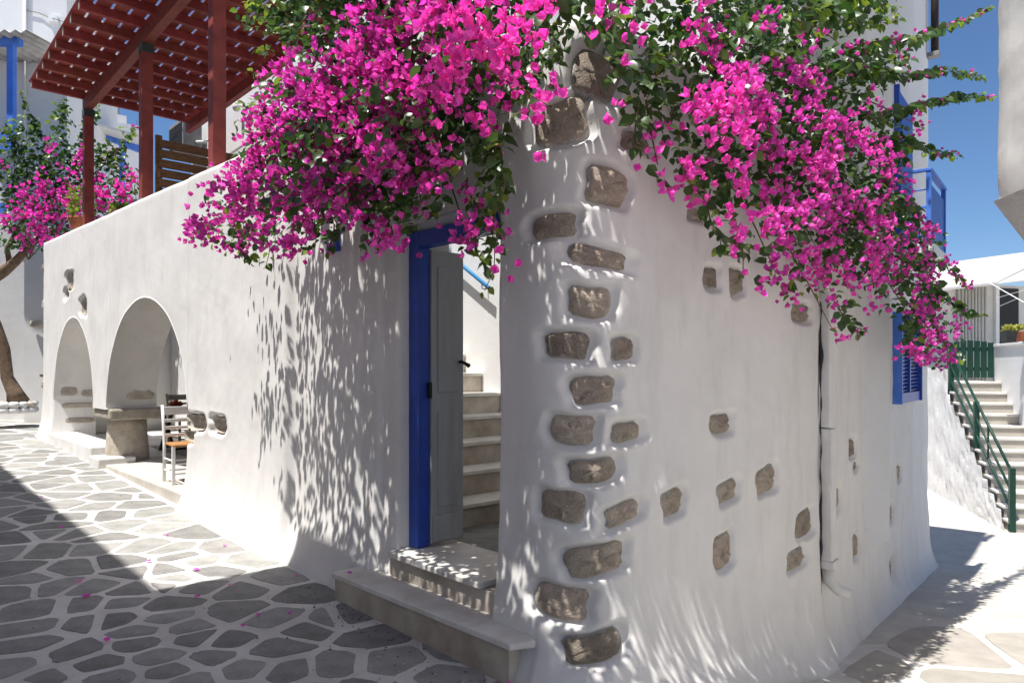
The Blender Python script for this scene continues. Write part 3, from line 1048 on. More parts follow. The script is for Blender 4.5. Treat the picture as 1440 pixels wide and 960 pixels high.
bpart('side_rail', tb0 + 0.051, tb1, sB - 0.045, sB - 0.036, zb0 + 0.74 * H_, zb0 + 0.80 * H_)
us = MB().fbox(R2, tb0 - 0.05, tb0 + 0.0, -0.01, 0.05, zb0 - 0.04, zpx(115, YB)).build('balcony_shutter', 'blue_paint', nb_, bev=0.003)
for i in range(26):
    z = zb0 + 0.02 + i * 0.055
    MB().fbox(R2, tb0 - 0.046, tb0 - 0.004, 0.05, 0.066, z, z + 0.035).build('slat', 'blue_paint', us)
MB().fbox(R2, tb0 + 0.12, tb1 - 0.08, -0.02, 0.012, zb0 - 0.04, zpx(115, YB)).build('balcony_door', 'blue_paint', nb_, bev=0.004)
px0 = R2(L2 - 0.12, 0.09, 0)
wp = thing('dark_pipe', R2(L2 - 0.1, 0.08, 3.9), 'dark brown drainpipe on the upper edge of the tall white house', 'pipe')
MB().tube([(px0[0], px0[1], zpx(78, px0[1])), (px0[0], px0[1], 6.0)], 0.048, 12).build('pipe', 'dark_wood', wp, True)
MB().fbox(R2, L2 - 0.18, L2 - 0.06, 0.0, 0.15, zpx(80, px0[1]), zpx(74, px0[1])).build('clip', 'grey_metal', wp)

# ---------------------------------------------------------------- pergola on the terrace
pg = thing('pergola', A(6, 0, 2.2), 'red painted timber pergola with slatted roof above the arched wall', 'pergola')
ZP = 4.58
for x, y in ((104, 320), (205, 275), (305, 233)):
    u = min(A.px(x, y, -0.13)[0], 9.75)
    zb = float(1.945 + 0.046 * u) - 0.03
    MB().fbox(A, u - 0.072, u + 0.072, -0.205, -0.06, zb, ZP - 0.17).build('post', 'red_paint', pg, bev=0.006)
    MB().fbox(A, u - 0.078, u + 0.078, -0.211, -0.054, ZP - 0.29, ZP - 0.165).build('bracket', 'bracket', pg)
    MB().fbox(A, u - 0.08, u + 0.08, -0.085, -0.054, zb + 0.0, zb + 0.10).build('shoe', 'grey_metal', pg)
MB().fbox(A, 2.4, 9.9, -0.19, -0.075, ZP - 0.162, ZP + 0.04).build('beam', 'red_paint', pg, bev=0.006)
MB().fbox(A, 2.4, 9.9, -1.86, -1.76, ZP - 0.14, ZP + 0.04).build('beam', 'red_paint', pg, bev=0.006)
for i in range(15):
    u = 9.86 - 0.49 * i
    r_ = MB().fbox(A, u - 0.035, u + 0.035, -1.92, 0.66, ZP + 0.042, ZP + 0.16).build('rafter', 'red_paint', pg, bev=0.004)
    MB().fbox(A, u - 0.033, u + 0.033, 0.6605, 0.665, ZP + 0.045, ZP + 0.158).build('end_grain', 'grain_end', r_)
nbd = 13
for i in range(nbd):
    n0 = -1.93 + i * 0.2035
    j = random.uniform(-0.05, 0.05)
    MB().fbox(A, 2.45 + j, 10.0 + j, n0, n0 + 0.170, ZP + 0.162, ZP + 0.182).build('slat', 'red_paint', pg, bev=0.003)

# wooden screen
uS = A.px(212, 270, -0.15)[0]
sc_ = thing('slatted_screen', A(uS, -0.9, 2.2), 'brown wooden slat screen between the red pergola posts', 'screen')
zs = 1.945 + 0.046 * uS
for i in range(7):
    MB().fbox(A, uS - 0.012, uS + 0.012, -2.25, -0.25, zs - 0.02 + i * 0.133, zs - 0.02 + i * 0.133 + 0.112).build('slat', 'wood', sc_, bev=0.003)
MB().fbox(A, uS + 0.014, uS + 0.055, -0.30, -0.22, zs - 0.9, zs + 0.95).build('batten', 'wood', sc_)
MB().fbox(A, uS + 0.014, uS + 0.055, -2.2, -2.12, zs - 0.9, zs + 0.95).build('batten', 'wood', sc_)

# air conditioner on the upper wall
uq = 10.72
ac = thing('air_conditioner', A(uq, -1.95, 4.3), 'grey air conditioner unit under the back of the red pergola', 'air conditioner')
MB().fbox(A, uq - 0.42, uq + 0.42, HB + 0.1, HB + 0.46, 4.30, 4.86).build('casing', 'grey_metal', ac, bev=0.015)
for i in range(9):
    MB().fbox(A, uq - 0.38, uq + 0.38, HB + 0.462, HB + 0.472, 4.36 + i * 0.05, 4.38 + i * 0.05).build('louvre', 'dark_opening', ac)
for q in (-0.3, 0.3):
    MB().fbox(A, uq + q - 0.02, uq + q + 0.02, HB - 0.01, HB + 0.45, 4.26, 4.298).build('bracket', 'grey_metal', ac)
MB().tube([A(uq - 0.43, HB + 0.2, 4.43), A(uq - 0.7, HB + 0.15, 4.38), A(uq - 0.95, HB + 0.03, 4.45)], 0.03, 8).build('hose', 'white_paint', ac, True)
# window with blue frame in the upper wall, partly behind the flowers
uw = A.px(330, 196, HB)[0]
bw = MB().fbox(A, uw - 0.85, uw + 0.35, HB - 0.02, HB + 0.05, 2.2, 3.55).build('window', 'blue_paint', house, bev=0.004)
MB().fbox(A, uw - 0.77, uw + 0.27, HB + 0.03, HB + 0.056, 2.3, 3.45).build('pane', 'glass', bw)
lamp = thing('wall_lamp', A(6.3, HB, 3.8), 'small white bulkhead lamp on the wall behind the pergola post', 'lamp')
ul, zl_ = A.px(334, 148, HB + 0.1)
MB().tube([A(ul, HB - 0.01, zl_), A(ul, HB + 0.06, zl_), A(ul, HB + 0.09, zl_ - 0.01)], [0.02, 0.02, 0.05], 10).build('arm', 'white_paint', lamp, True)
MB().lathe(A(ul, HB + 0.12, zl_ - 0.05), [(0.02, 0.09), (0.06, 0.06), (0.07, 0.0), (0.05, -0.05), (0.01, -0.07)], 12).build('globe', 'white_paint', lamp, True)
lamp.location = A(ul, HB, zl_)
for ch in lamp.children:
    ch.matrix_parent_inverse = lamp.matrix_basis.inverted()

# ---------------------------------------------------------------- furniture in the arcade
def chair(name, u, n, z, yaw, label, paint, seatm):
    c = thing(name, A(u, n, z), label, 'chair')
    c.rotation_euler = (0, 0, yaw)
    def T(p):
        return p
    def part(nm, mb, m, sm_=False, bev=0.0):
        o = mb.build(nm, m, None, sm_, bev)
        o.parent = c
        return o
    w, d = 0.20, 0.20
    for sx in (-1, 1):
        part('leg', MB().beam((sx * w, d, 0), (sx * w, d, 0.45), 0.035, 0.035, (0, 1, 0)), paint)
        part('back_post', MB().tube([(sx * w, -d, 0), (sx * w, -d + 0.01, 0.45), (sx * w, -d - 0.03, 0.7), (sx * w, -d - 0.08, 0.93)], 0.019, 8), paint, True)
        for zz_ in (0.14, 0.28):
            part('stretcher', MB().tube([(sx * w, -d, zz_), (sx * w, d, zz_)], 0.010, 6), paint)
    for zz_, dd in ((0.12, d), (0.24, d), (0.12, -d), (0.24, -d)):
        part('stretcher', MB().tube([(-w, dd, zz_), (w, dd, zz_)], 0.010, 6), paint)
    for zz_, h, o in ((0.56, 0.04, 0.01), (0.65, 0.04, 0.025), (0.74, 0.04, 0.045), (0.86, 0.10, 0.075)):
        part('back_slat', MB().beam((-w, -d - o + 0.01, zz_), (w, -d - o + 0.01, zz_), h, 0.016, (0, 1, 0)), paint, bev=0.004)
    part('seat', MB().add([(-w, -d, .445), (w, -d, .445), (w + .015, d + .02, .445), (-w - .015, d + .02, .445),
                           (-w, -d, .475), (w, -d, .475), (w + .015, d + .02, .475), (-w - .015, d + .02, .475)],
                          [(3, 2, 1, 0), (4, 5, 6, 7), (0, 1, 5, 4), (1, 2, 6, 5), (2, 3, 7, 6), (3, 0, 4, 7)]), seatm, bev=0.012)
    return c
zfl = -1.37
wallang = math.atan2(U[1], U[0])
uc, nc = 5.16, -0.24
chair('chair', uc, nc, zfl, wallang + rad(88), 'white wooden taverna chair with rush seat in the nearer arch', 'white_paint', 'rush')
chair('chair', 9.75, -1.7, zfl, wallang + rad(100), 'grey chair behind the dark table in the arcade', 'grey_metal', 'rush')
tb = thing('folding_table', A(8.7, -1.35, zfl), 'dark wooden folding table in the arcade behind the white chair', 'table')
MB().fbox(A, 8.25, 9.17, -1.75, -1.0, zfl + 0.70, zfl + 0.735).build('top', 'dark_wood', tb, bev=0.006)
for nn_ in (-1.65, -1.1):
    MB().beam(A(8.37, nn_, zfl), A(9.03, nn_, zfl + 0.69), 0.03, 0.05, (N[0], N[1], 0)).build('leg', 'dark_wood', tb)
    MB().beam(A(9.03, nn_ + 0.035, zfl), A(8.37, nn_ + 0.035, zfl + 0.69), 0.03, 0.05, (N[0], N[1], 0)).build('leg', 'dark_wood', tb)
for uu in (8.42, 8.98):
    MB().beam(A(uu, -1.65, zfl + 0.06), A(uu, -1.08, zfl + 0.06), 0.025, 0.04).build('crossbar', 'dark_wood', tb)
fb = thing('fruit_bowl', A(8.95, -1.3, zfl + 0.736), 'shallow bowl of orange fruit on the dark table', 'bowl')
bc = A(8.95, -1.3, zfl + 0.737)
MB().lathe(bc, [(0.06, 0), (0.10, 0.02), (0.15, 0.055), (0.14, 0.055), (0.09, 0.028), (0.02, 0.02)], 18).build('bowl', 'terracotta', fb, True)
for i in range(6):
    a = i * 1.05
    r_ = 0.07 if i < 5 else 0
    MB().lathe((bc[0] + r_ * math.cos(a), bc[1] + r_ * math.sin(a), bc[2] + (0.06 if i < 5 else 0.10)),
               [(0.012, -0.035), (0.030, -0.02), (0.037, 0), (0.030, 0.02), (0.010, 0.034)], 10).build('fruit', 'fruit', fb, True)

# ---------------------------------------------------------------- foliage: leaves and papery bracts
def tmpl_leaf():
    v = np.array([(0, 0, 0), (-.36, .30, .10), (.36, .30, .10), (0, .34, 0), (-.30, .66, .06), (.30, .66, .06), (0, .68, -.04), (0, 1.0, -.16)], float)
    f = np.array([(0, 3, 1), (0, 2, 3), (1, 3, 6), (1, 6, 4), (3, 2, 6), (2, 5, 6), (4, 6, 7), (6, 5, 7)])
    return v, f
def tmpl_bract():
    v = np.array([(0, 0, 0), (-.30, .26, .16), (.30, .26, .16), (0, .30, -.04), (-.38, .58, .22), (.38, .58, .18), (0, .62, .02), (-.02, 1.05, .20)], float)
    f = np.array([(0, 3, 1), (0, 2, 3), (1, 3, 6), (1, 6, 4), (3, 2, 6), (2, 5, 6), (4, 6, 7), (6, 5, 7)])
    return v, f
def rotm(axis, ang):
    return np.array(Matrix.Rotation(ang, 3, Vector(axis)))
def tmpl_flower(seed):
    r = random.Random(seed)
    vs, fs = [], []
    bv, bf = tmpl_bract()
    for k in range(3):
        m = rotm((0, 0, 1), k * 2.094 + r.uniform(-.25, .25)) @ rotm((1, 0, 0), rad(r.uniform(28, 62)))
        v = bv * np.array((r.uniform(.95, 1.2), r.uniform(.85, 1.1), r.uniform(.6, 1.5)))
        v = v + np.random.default_rng(seed * 7 + k).normal(0, .035, v.shape)
        vs.append(v @ m.T)
        fs.append(bf + 8 * k)
    return np.vstack(vs), np.vstack(fs)
LEAF = tmpl_leaf()
FLOW = [tmpl_flower(i) for i in range(6)]

def basis(d, up, spin):
    """rotation matrices that send +y (leaf axis) to d; rolled by spin"""
    d = d / np.linalg.norm(d, axis=1, keepdims=True)
    z = up - d * (up * d).sum(1, keepdims=True)
    z /= np.linalg.norm(z, axis=1, keepdims=True) + 1e-9
    x = np.cross(d, z)
    c, s = np.cos(spin)[:, None], np.sin(spin)[:, None]
    x2, z2 = x * c + z * s, z * c - x * s
    return np.stack([x2, d, z2], 2)

def scatter(name, tm, pos, R, sc, m, parent, stuff=True):
    v, f = tm
    n = len(pos)
    if n == 0:
        return
    P = np.einsum('nij,vj->nvi', R, v) * sc[:, None, None] + pos[:, None, :]
    Fc = f[None] + (np.arange(n) * len(v))[:, None, None]
    o = fast_mesh(name, P.reshape(-1, 3), Fc.reshape(-1, 3), m, parent, True)
    if stuff:
        o['kind'] = 'stuff'
    return o

def tmpl_mesh(name, tm, m):
    me = bpy.data.meshes.new(name)
    me.from_pydata([tuple(p) for p in tm[0]], [], [tuple(map(int, q)) for q in tm[1]])
    me.materials.append(M[m]); me.shade_smooth()
    return me
LEAF_ME = {m: tmpl_mesh('leaf', LEAF, m) for m in ('leaf', 'leaf_young')}
FLOW_ME = [tmpl_mesh('flower', t, 'bract') for t in FLOW]
for m_ in FLOW_ME:
    m_.shade_flat()

class Plant:
    def __init__(s, root):
        s.root = root
        s.fp, s.fd, s.fs = [], [], []
        s.lp, s.ld, s.ls, s.ly = [], [], [], []
        s.r = random.Random(len(root.name) * 3 + 1)
    def flower(s, p, d, sc):
        s.fp.append(p); s.fd.append(d); s.fs.append(sc)
    def leaf(s, p, d, sc, young=False):
        s.lp.append(p); s.ld.append(d); s.ls.append(sc); s.ly.append(young)
    def finish(s, ntop):
        rng = np.random.default_rng(4)
        fp, fd, fs = map(np.array, (s.fp, s.fd, s.fs))
        # flower axis is +z of its template: use the leaf basis with y as a random tangent
        tang = rng.normal(size=fd.shape)
        tang -= fd * (tang * fd).sum(1, keepdims=True) / (fd * fd).sum(1, keepdims=True)
        R = basis(tang, fd, np.zeros(len(fp)))
        kind = rng.integers(0, len(FLOW), len(fp))
        # the ones nearest to the lane are single parts, the rest one mass
        o = np.argsort(np.linalg.norm(fp, axis=1))
        top = set(o[:ntop].tolist())
        for i in o[:ntop]:
            ob = bpy.data.objects.new('flower', FLOW_ME[kind[i]])
            m = Matrix(R[i].tolist()).to_4x4() @ Matrix.Diagonal((fs[i], fs[i], fs[i], 1))
            m.translation = Vector(fp[i])
            link(ob, s.root); ob.matrix_basis = m
        vs, fcs, off = [], [], 0
        for k in range(len(FLOW)):
            ii = np.array([i for i in range(len(fp)) if kind[i] == k and i not in top], int)
            if len(ii) == 0:
                continue
            v, f = FLOW[k]
            Pp = np.einsum('nij,vj->nvi', R[ii], v) * fs[ii][:, None, None] + fp[ii][:, None, :]
            vs.append(Pp.reshape(-1, 3))
            fcs.append((f[None] + (np.arange(len(ii)) * len(v))[:, None, None]).reshape(-1, 3) + off)
            off += len(vs[-1])
        if vs:
            q = fast_mesh('flower_mass', np.vstack(vs), np.vstack(fcs), 'bract', s.root, False)
            q['kind'] = 'stuff'
        lp, ld, ls, ly = map(np.array, (s.lp, s.ld, s.ls, s.ly))
        upv = rng.normal(size=lp.shape) * 0.5 + np.array((-0.25, -0.45, 0.9))
        R = basis(ld, upv, rng.uniform(-.5, .5, len(lp)))
        o = np.argsort(np.linalg.norm(lp, axis=1))
        top = set(o[:ntop].tolist())
        for i in o[:ntop]:
            ob = bpy.data.objects.new('leaf', LEAF_ME['leaf_young' if ly[i] else 'leaf'])
            m = Matrix(R[i].tolist()).to_4x4() @ Matrix.Diagonal((ls[i], ls[i], ls[i], 1))
            m.translation = Vector(lp[i])
            link(ob, s.root); ob.matrix_basis = m
        for yg, nm, m in ((False, 'leaf_mass', 'leaf'), (True, 'young_leaf_mass', 'leaf_young')):
            ii = np.array([i for i in range(len(lp)) if bool(ly[i]) == yg and i not in top], int)
            if len(ii):
                scatter(nm, LEAF, lp[ii], R[ii], ls[ii], m, s.root)

def bougainvillea(plant, mapper, blobs, greens, sprigs, fsize, lsize, fden, lden, outdir, root, depthk=0.9, shade=1.0):
    """blobs: clumps of flowers (x, y, rx, ry, n); greens: leafy clumps; mapper(x, y, n) gives the point"""
    r = plant.r
    out = Vector(outdir)
    def P(x, y, n):
        return np.array(mapper(x, y, n))
    for (x, y, rx, ry, n0) in blobs:
        c = P(x, y, n0)
        Y = c[1]
        nf = max(3, int(rx * ry * math.pi / F / F * Y * Y / (fsize * fsize) * fden))
        R_ = (rx + ry) / 2 / F * Y
        dk = depthk * 0.8
        ncl = max(1, nf // 9)
        cl = []
        for i in range(ncl):
            t, q = r.uniform(0, 6.283), math.sqrt(r.random()) * r.uniform(0.9, 1.15)
            cl.append((x + rx * q * math.cos(t), y + ry * q * math.sin(t), n0 + math.sqrt(max(0, 1 - min(q, 1) ** 2)) * R_ * dk + r.gauss(0, 0.05) * dk))
        sp = fsize * 1.25 * F / Y
        for i in range(nf):
            cc = cl[i % ncl]
            p = P(cc[0] + r.gauss(0, sp), cc[1] + r.gauss(0, sp), cc[2] + r.gauss(0, fsize * 0.7 * max(dk, .4)))
            c = P(*cc) - np.array((out.x, out.y, 0)) * 0.07
            d = Vector(p - c).normalized() * 0.8 + out * 0.7 + Vector((r.gauss(0, .45), r.gauss(0, .45), r.gauss(0.2, .45)))
            plant.flower(p, tuple(d), fsize * r.uniform(0.72, 1.25))
        nl = int(rx * ry * math.pi / F / F * Y * Y / (lsize * lsize) * lden * 0.8)
        for i in range(nl):
            t, q = r.uniform(0, 6.283), math.sqrt(r.random()) * 1.12
            p = P(x + rx * q * math.cos(t), y + ry * q * math.sin(t), max(0.03, n0 + (r.uniform(-0.34, 0.02) + R_ * dk * 0.75 * math.sqrt(max(0, 1 - min(q, 1) ** 2)))))
            d = (r.gauss(0, .8) + out.x * .5, r.gauss(0, .8) + out.y * .5, r.gauss(-0.55, .6))
            plant.leaf(p, d, lsize * r.uniform(0.6, 1.2), r.random() < 0.08)
        # a branch to the clump
        if r.random() > 0.3:
            continue
        a, b = Vector(root), Vector(P(x, y, n0 - 0.1))
        mid = (a + b) / 2 + Vector((r.gauss(0, .12), r.gauss(0, .12), 0.25 + r.random() * 0.2))
        pts = [a * (1 - t) ** 2 + mid * 2 * t * (1 - t) + b * t * t for t in np.linspace(0, 1, 7)]
        MB().tube(pts, [0.014, 0.012, 0.010, 0.008, 0.007, 0.005, 0.003], 5, False).build('branch', 'twig', plant.root, True)
    for (x, y, rx, ry, n0, young) in greens:
        Y = P(x, y, n0)[1]
        nl = int(rx * ry * math.pi / F / F * Y * Y / (lsize * lsize) * lden * 1.5)
        for i in range(nl):
            t, q = r.uniform(0, 6.283), math.sqrt(r.random()) * 1.05
            p = P(x + rx * q * math.cos(t), y + ry * q * math.sin(t), n0 + r.uniform(-0.2, 0.2))
            d = (r.gauss(0, .8) + out.x * .5, r.gauss(0, .8) + out.y * .5, r.gauss(-0.5, .6))
            plant.leaf(p, d, lsize * r.uniform(0.65, 1.25), r.random() < young)
    for pts, n0, n1, nfl in sprigs:
        w = [P(x, y, n0 + (n1 - n0) * i / max(1, len(pts) - 1)) for i, (x, y) in enumerate(pts)]
        seg = np.r_[0, np.cumsum([np.linalg.norm(w[i + 1] - w[i]) for i in range(len(w) - 1)])]
        w = np.array(w)
        L = seg[-1]
        k = max(4, int(L / 0.028))
        path = []
        for i in range(k + 1):
            s = L * i / k
            p = np.array([np.interp(s, seg, w[:, a]) for a in range(3)])
            f_ = i / k
            p = p + np.array((0.02 * math.sin(i * .55 + L * 9), 0.03 * math.sin(i * .4 + L * 5), 0.03 * math.sin(f_ * 5 + L * 7) - 0.05 * f_ * f_))
            path.append(p)
            if i == 0:
                continue
            tdir = Vector(p - path[i - 1]).normalized()
            for side in (-1, 1):
                sd = tdir.cross(Vector((0, 0, 1))).normalized() * side
                d = tdir * 0.5 + sd * r.uniform(.2, .9) + Vector((r.gauss(0, .3), r.gauss(0, .3), r.uniform(-1.0, 0.2)))
                f = 1 - 0.55 * (i / k) ** 2
                if r.random() < 0.62:
                    plant.leaf(p + np.array(d) * 0.012, tuple(d), lsize * r.uniform(.7, 1.75) * f, r.random() < 0.12 + 0.75 * (i / k > 0.78))
            if r.random() < nfl * 0.6:
                for q in range(3):
                    plant.flower(p + np.random.default_rng(int(i * 7 + q)).normal(0, .025, 3), (r.gauss(0, 1) + out.x, r.gauss(0, 1) + out.y, r.gauss(-.2, .7)), fsize * r.uniform(.75, 1.05))
        MB().tube([Vector(p) for p in path], [0.006 - 0.004 * i / k for i in range(k + 1)], 5, False).build('branch', 'twig', plant.root, True)

def mapA(x, y, n):
    d = np.array(((x - CX) / F, 1.0))
    t = (n + A.o @ A.n) / (d @ A.n)
    return (d[0] * t, t, (CY - y) / F * t)
R1B = rad(44)
R1M = Frame(CORN, V2(math.sin(R1B), math.cos(R1B)), V2(math.cos(R1B), -math.sin(R1B)))
def mapR(x, y, n):
    d = np.array(((x - CX) / F, 1.0))
    t = (n + R1M.o @ R1M.n) / (d @ R1M.n)
    return (d[0] * t, t, (CY - y) / F * t)

rb = random.Random(9)
def ov(x, y):
    """how far the left mass hangs out from the wall"""
    if x < 300:
        return 0.64 + rb.random() * 0.20
    if x < 360:
        return 0.50 + rb.random() * 0.30
    return 0.40 + 0.12 * min(1, max(0, (260 - y) / 240)) + rb.random() * 0.42
LB = [(600,30,50,42),(645,62,38,38),(560,62,40,45),(475,110,46,36),(420,105,38,26),(398,150,42,28),(372,182,40,22),(505,155,46,46),(552,122,48,44),
(620,112,42,36),(600,75,40,35),(700,78,34,26),(722,28,38,26),(432,205,52,36),(362,232,40,26),(332,272,40,30),(402,262,46,36),(462,252,46,36),(512,210,46,36),
(540,235,36,20),(585,155,36,34),(296,320,30,22),(330,345,18,10),(350,308,34,20),(398,328,34,24),(425,345,22,10),(468,305,32,22),(500,290,36,24),
(545,328,36,14),(520,345,16,8),(562,270,32,22),(600,255,30,20),(592,292,16,9),(640,228,22,18),(682,186,26,14),(708,160,22,14),(745,150,22,14),(762,108,22,16),
(748,45,30,26),(658,335,20,16),(690,352,16,12),(682,308,14,12),(724,320,6,6),(742,182,9,8),(690,120,22,16),(440,160,36,26),(455,60,26,16),
(520,80,34,30),(660,20,34,22),(540,20,36,24),(478,180,34,28),(430,290,34,26),(380,295,30,20),(630,150,24,20),(795,118,8,8),(775,150,8,7),(610,190,22,14),(560,200,36,28)]
LG = [(380,20,45,24,.2,.3),(430,55,40,24,.3,.3),(370,70,12,10,.2,.5),(480,40,40,36,.3,.25),(500,70,40,36,.35,.1),(690,50,50,40,.3,.05),(770,30,34,28,.4,.05),(790,10,24,20,.4,.03),(780,60,20,30,.4,.03),
(650,190,46,34,.3,.05),(690,230,22,40,.35,.05),(690,290,20,44,.4,.05),(688,345,16,38,.42,.1),(640,120,44,40,.25,.02),(720,110,34,30,.28,.05),(560,310,30,18,.4,.1),
(450,320,34,18,.4,.05),(540,260,46,26,.3,.03),(480,230,60,40,.25,.03),(600,210,50,36,.25,.02),(740,80,36,34,.2,.02),(400,225,60,40,.5,.03),(560,170,60,40,.2,.02),
(520,20,60,30,.2,.1),(620,20,60,30,.2,.05),(340,330,40,16,.6,.1),(700,20,60,34,.15,.02),(740,140,22,16,.4,.5),(350,150,14,10,.5,.8),(690,195,24,24,.4,.2)]
LSP = [([(690,180),(705,230),(702,300),(690,350),(684,386)], .40, .50, .1), ([(660,250),(672,300),(668,340)], .35, .45, .3), ([(505,270),(520,310),(527,335)], .4, .5, .2),
([(420,60),(390,30),(360,5)], .25, .3, 0), ([(440,40),(400,20),(350,-10)], .2, .3, 0), ([(395,110),(370,120),(352,95)], .2, .25, .2), ([(300,310),(275,318),(268,330)], .6, .7, .4),
([(350,320),(342,345),(352,362)], .6, .65, .3), ([(375,345),(378,365)], .3, .34, .3), ([(465,320),(462,345)], .4, .45, .3)]
# growth above the frame
for x in range(400, 800, 55):
    LB.append((x + 10, -45, 36, 26)); LG.append((x, -20, 50, 36, .2, .08))
    if x < 640:
        LG.append((x, -75, 50, 36, .3, .08)); LG.append((x + 20, -60, 50, 40, .6, .05))
LG2 = [(x, y, 34, 28, ov(x, y) - 0.16, .06) for x in range(440, 660, 50) for y in range(-130, 190, 62)]
LG2 += [(x, y, 30, 24, 0.45 + rb.random() * 0.5, .04) for x in range(395, 600, 40) for y in range(130, 330, 50)]
lp_ = thing('bougainvillea', A(0.5, -0.2, 1.5), 'magenta bougainvillea hanging over the blue doorway and left of the corner', 'bougainvillea')
plL = Plant(lp_)
bougainvillea(plL, mapA, [(x, y, a, b, ov(x, y)) for x, y, a, b in LB], LG + LG2, LSP, 0.041, 0.064, 1.75, 3.2, (N[0], N[1], 0.45), A(0.6, -0.3, 2.1))
plL.finish(300)

RB = [(845,42,26,16),(882,42,30,20),(852,80,12,10),(861,142,7,6),(972,52,34,26),(1002,80,32,24),(1012,132,44,38),(1062,122,40,34),(1090,88,26,16),(1040,182,44,38),
(1092,182,44,38),(1130,122,34,26),(1142,170,36,34),(932,188,26,14),(965,242,36,26),(935,262,12,8),(1040,240,34,22),(1082,272,36,26),(1122,242,36,34),(1162,202,36,34),
(1172,262,40,34),(1212,182,30,26),(1230,232,24,30),(1202,302,40,30),(1110,322,36,26),(1060,332,36,20),(1028,318,20,10),(1090,382,36,20),(1150,352,40,26),(1172,402,36,24),
(1212,362,36,30),(1110,402,22,14),(1250,332,36,20),(1288,352,30,20),(1242,292,36,22),(1290,392,26,16),(1318,372,18,10),(1300,442,28,24),(1330,468,22,20),(1286,490,18,18),
(1318,508,22,9),(1345,500,16,9),(1170,462,7,5),(1184,471,6,5),(1240,432,12,12),(1180,62,14,8),(1270,88,10,9),(1225,142,12,8),(1300,182,6,6),(1285,162,10,8),
(1060,28,24,16),(990,22,26,18),(1015,150,40,30),(1140,62,16,12),(1255,232,14,18),(1262,262,14,14),(905,210,10,8),(925,232,14,9),(1140,300,34,24),(1240,395,22,18),(1310,330,18,10)]
RG = [(815,2,34,18,.25,.02),(800,-12,40,20,.3,.02),(860,40,40,30,.2,.02),(840,20,34,22,.15,.05),(910,50,60,50,.15,.03),(960,110,60,50,.15,.03),(920,130,36,60,.2,.03),(1000,30,70,36,.2,.1),(1060,60,70,40,.2,.1),(1100,50,50,36,.25,.2),(1130,90,60,30,.25,.1),
(990,190,50,60,.15,.03),(1060,230,70,60,.15,.02),(1120,200,70,60,.15,.02),(1160,150,60,50,.2,.05),(1190,240,60,60,.15,.02),(1150,320,70,50,.15,.02),(1210,330,50,50,.2,.03),(1200,100,60,34,.25,.15),
(1240,80,40,20,.3,.25),(1250,200,30,40,.25,.1),(1270,340,36,60,.2,.03),(1285,420,26,60,.25,.06),(1300,470,26,36,.25,.08),(1010,290,18,26,.3,.05),(1000,250,30,30,.2,.05),(880,110,26,40,.25,.02),
(1180,20,60,24,.2,.3),(1080,10,70,24,.15,.1),(1100,130,60,30,.2,.1),(1250,300,30,20,.3,.1),(1030,350,18,20,.3,.05),(1190,440,10,18,.3,.05)]
RSP = [([(1200,70),(1290,55),(1345,25),(1392,2)], .35, .5, .08), ([(1180,90),(1270,110),(1330,98),(1386,100)], .35, .5, .06), ([(1210,160),(1270,150),(1330,138),(1394,130)], .35, .5, .12),
([(1230,190),(1280,200),(1310,215),(1347,212)], .3, .4, .15), ([(1180,425),(1192,445),(1214,468)], .3, .4, .05), ([(1300,400),(1330,420),(1360,432),(1384,436)], .3, .45, .05),
([(1290,360),(1330,375),(1360,398)], .3, .4, .4), ([(1130,20),(1180,25),(1268,20)], .3, .4, .02), ([(1150,15),(1220,-5),(1265,5)], .3, .4, 0), ([(1000,270),(1005,330),(1010,345)], .3, .36, .1),
([(1240,280),(1280,292),(1308,312)], .3, .45, .2), ([(895,150),(900,190),(918,200)], .25, .3, .1), ([(1040,350),(1046,372)], .3, .32, .1), ([(1235,210),(1250,240),(1248,300)], .3, .42, .5)]
for x in range(830, 1240, 55):
    RG.append((x, -25, 50, 36, .1, .1)); RG.append((x, -80, 50, 36, .0, .08)); RB.append((x, -50, 24, 18))
def ovr(x, y):
    return 0.26 + rb.random() * 0.28
rp_ = thing('bougainvillea', R1(1.2, -0.2, 1.5), 'magenta bougainvillea with long leafy shoots cascading right of the corner', 'bougainvillea')
plR = Plant(rp_)
bougainvillea(plR, mapR, [(x, y, a, b, ovr(x, y)) for x, y, a, b in RB], RG, RSP, 0.041, 0.074, 1.15, 3.0, (N1[0], N1[1], 0.4), R1(1.2, -0.3, 2.0))
plR.finish(300)

# third plant at the far left, with its own trunk in a stone bed
def mapF(x, y, n):
    return at(x, y, 14.9 - n)
tp = thing('bougainvillea', at(22, 566, 15.5), 'pink bougainvillea with a bare twisted trunk against the far left wall', 'bougainvillea')
FB = [(40,300,36,26),(75,285,30,24),(60,330,34,18),(110,275,28,22),(95,310,24,16),(30,270,18,14),(135,280,24,18),(160,275,22,18),(110,235,22,10),(125,215,20,8),(80,215,14,8),(175,260,16,12),(185,245,10,8),(10,230,8,6),(60,250,14,10),(150,250,18,10),(40,345,20,8)]
FG = [(30,220,40,40,0,.15),(70,230,40,40,0,.15),(110,240,50,40,.1,.2),(150,255,44,36,.1,.2),(60,290,50,50,0,.05),(110,300,50,36,0,.05),(30,180,26,20,.1,.3),(85,175,16,30,.1,.3),(140,215,36,20,.1,.3),(175,280,20,20,.2,.3),(20,250,24,40,0,.1),(130,165,10,20,.1,.3),(180,190,10,14,.1,.4),(10,330,14,20,0,.05)]
FSP = [([(60,200),(45,160),(28,124)], 0, .2, 0), ([(80,190),(88,150),(92,120)], 0, .1, 0), ([(110,200),(130,160),(140,142)], 0, .1, 0), ([(150,230),(175,200),(192,170)], 0, .2, .1), ([(30,210),(15,190),(0,180)], 0, .2, 0)]
plF = Plant(tp)
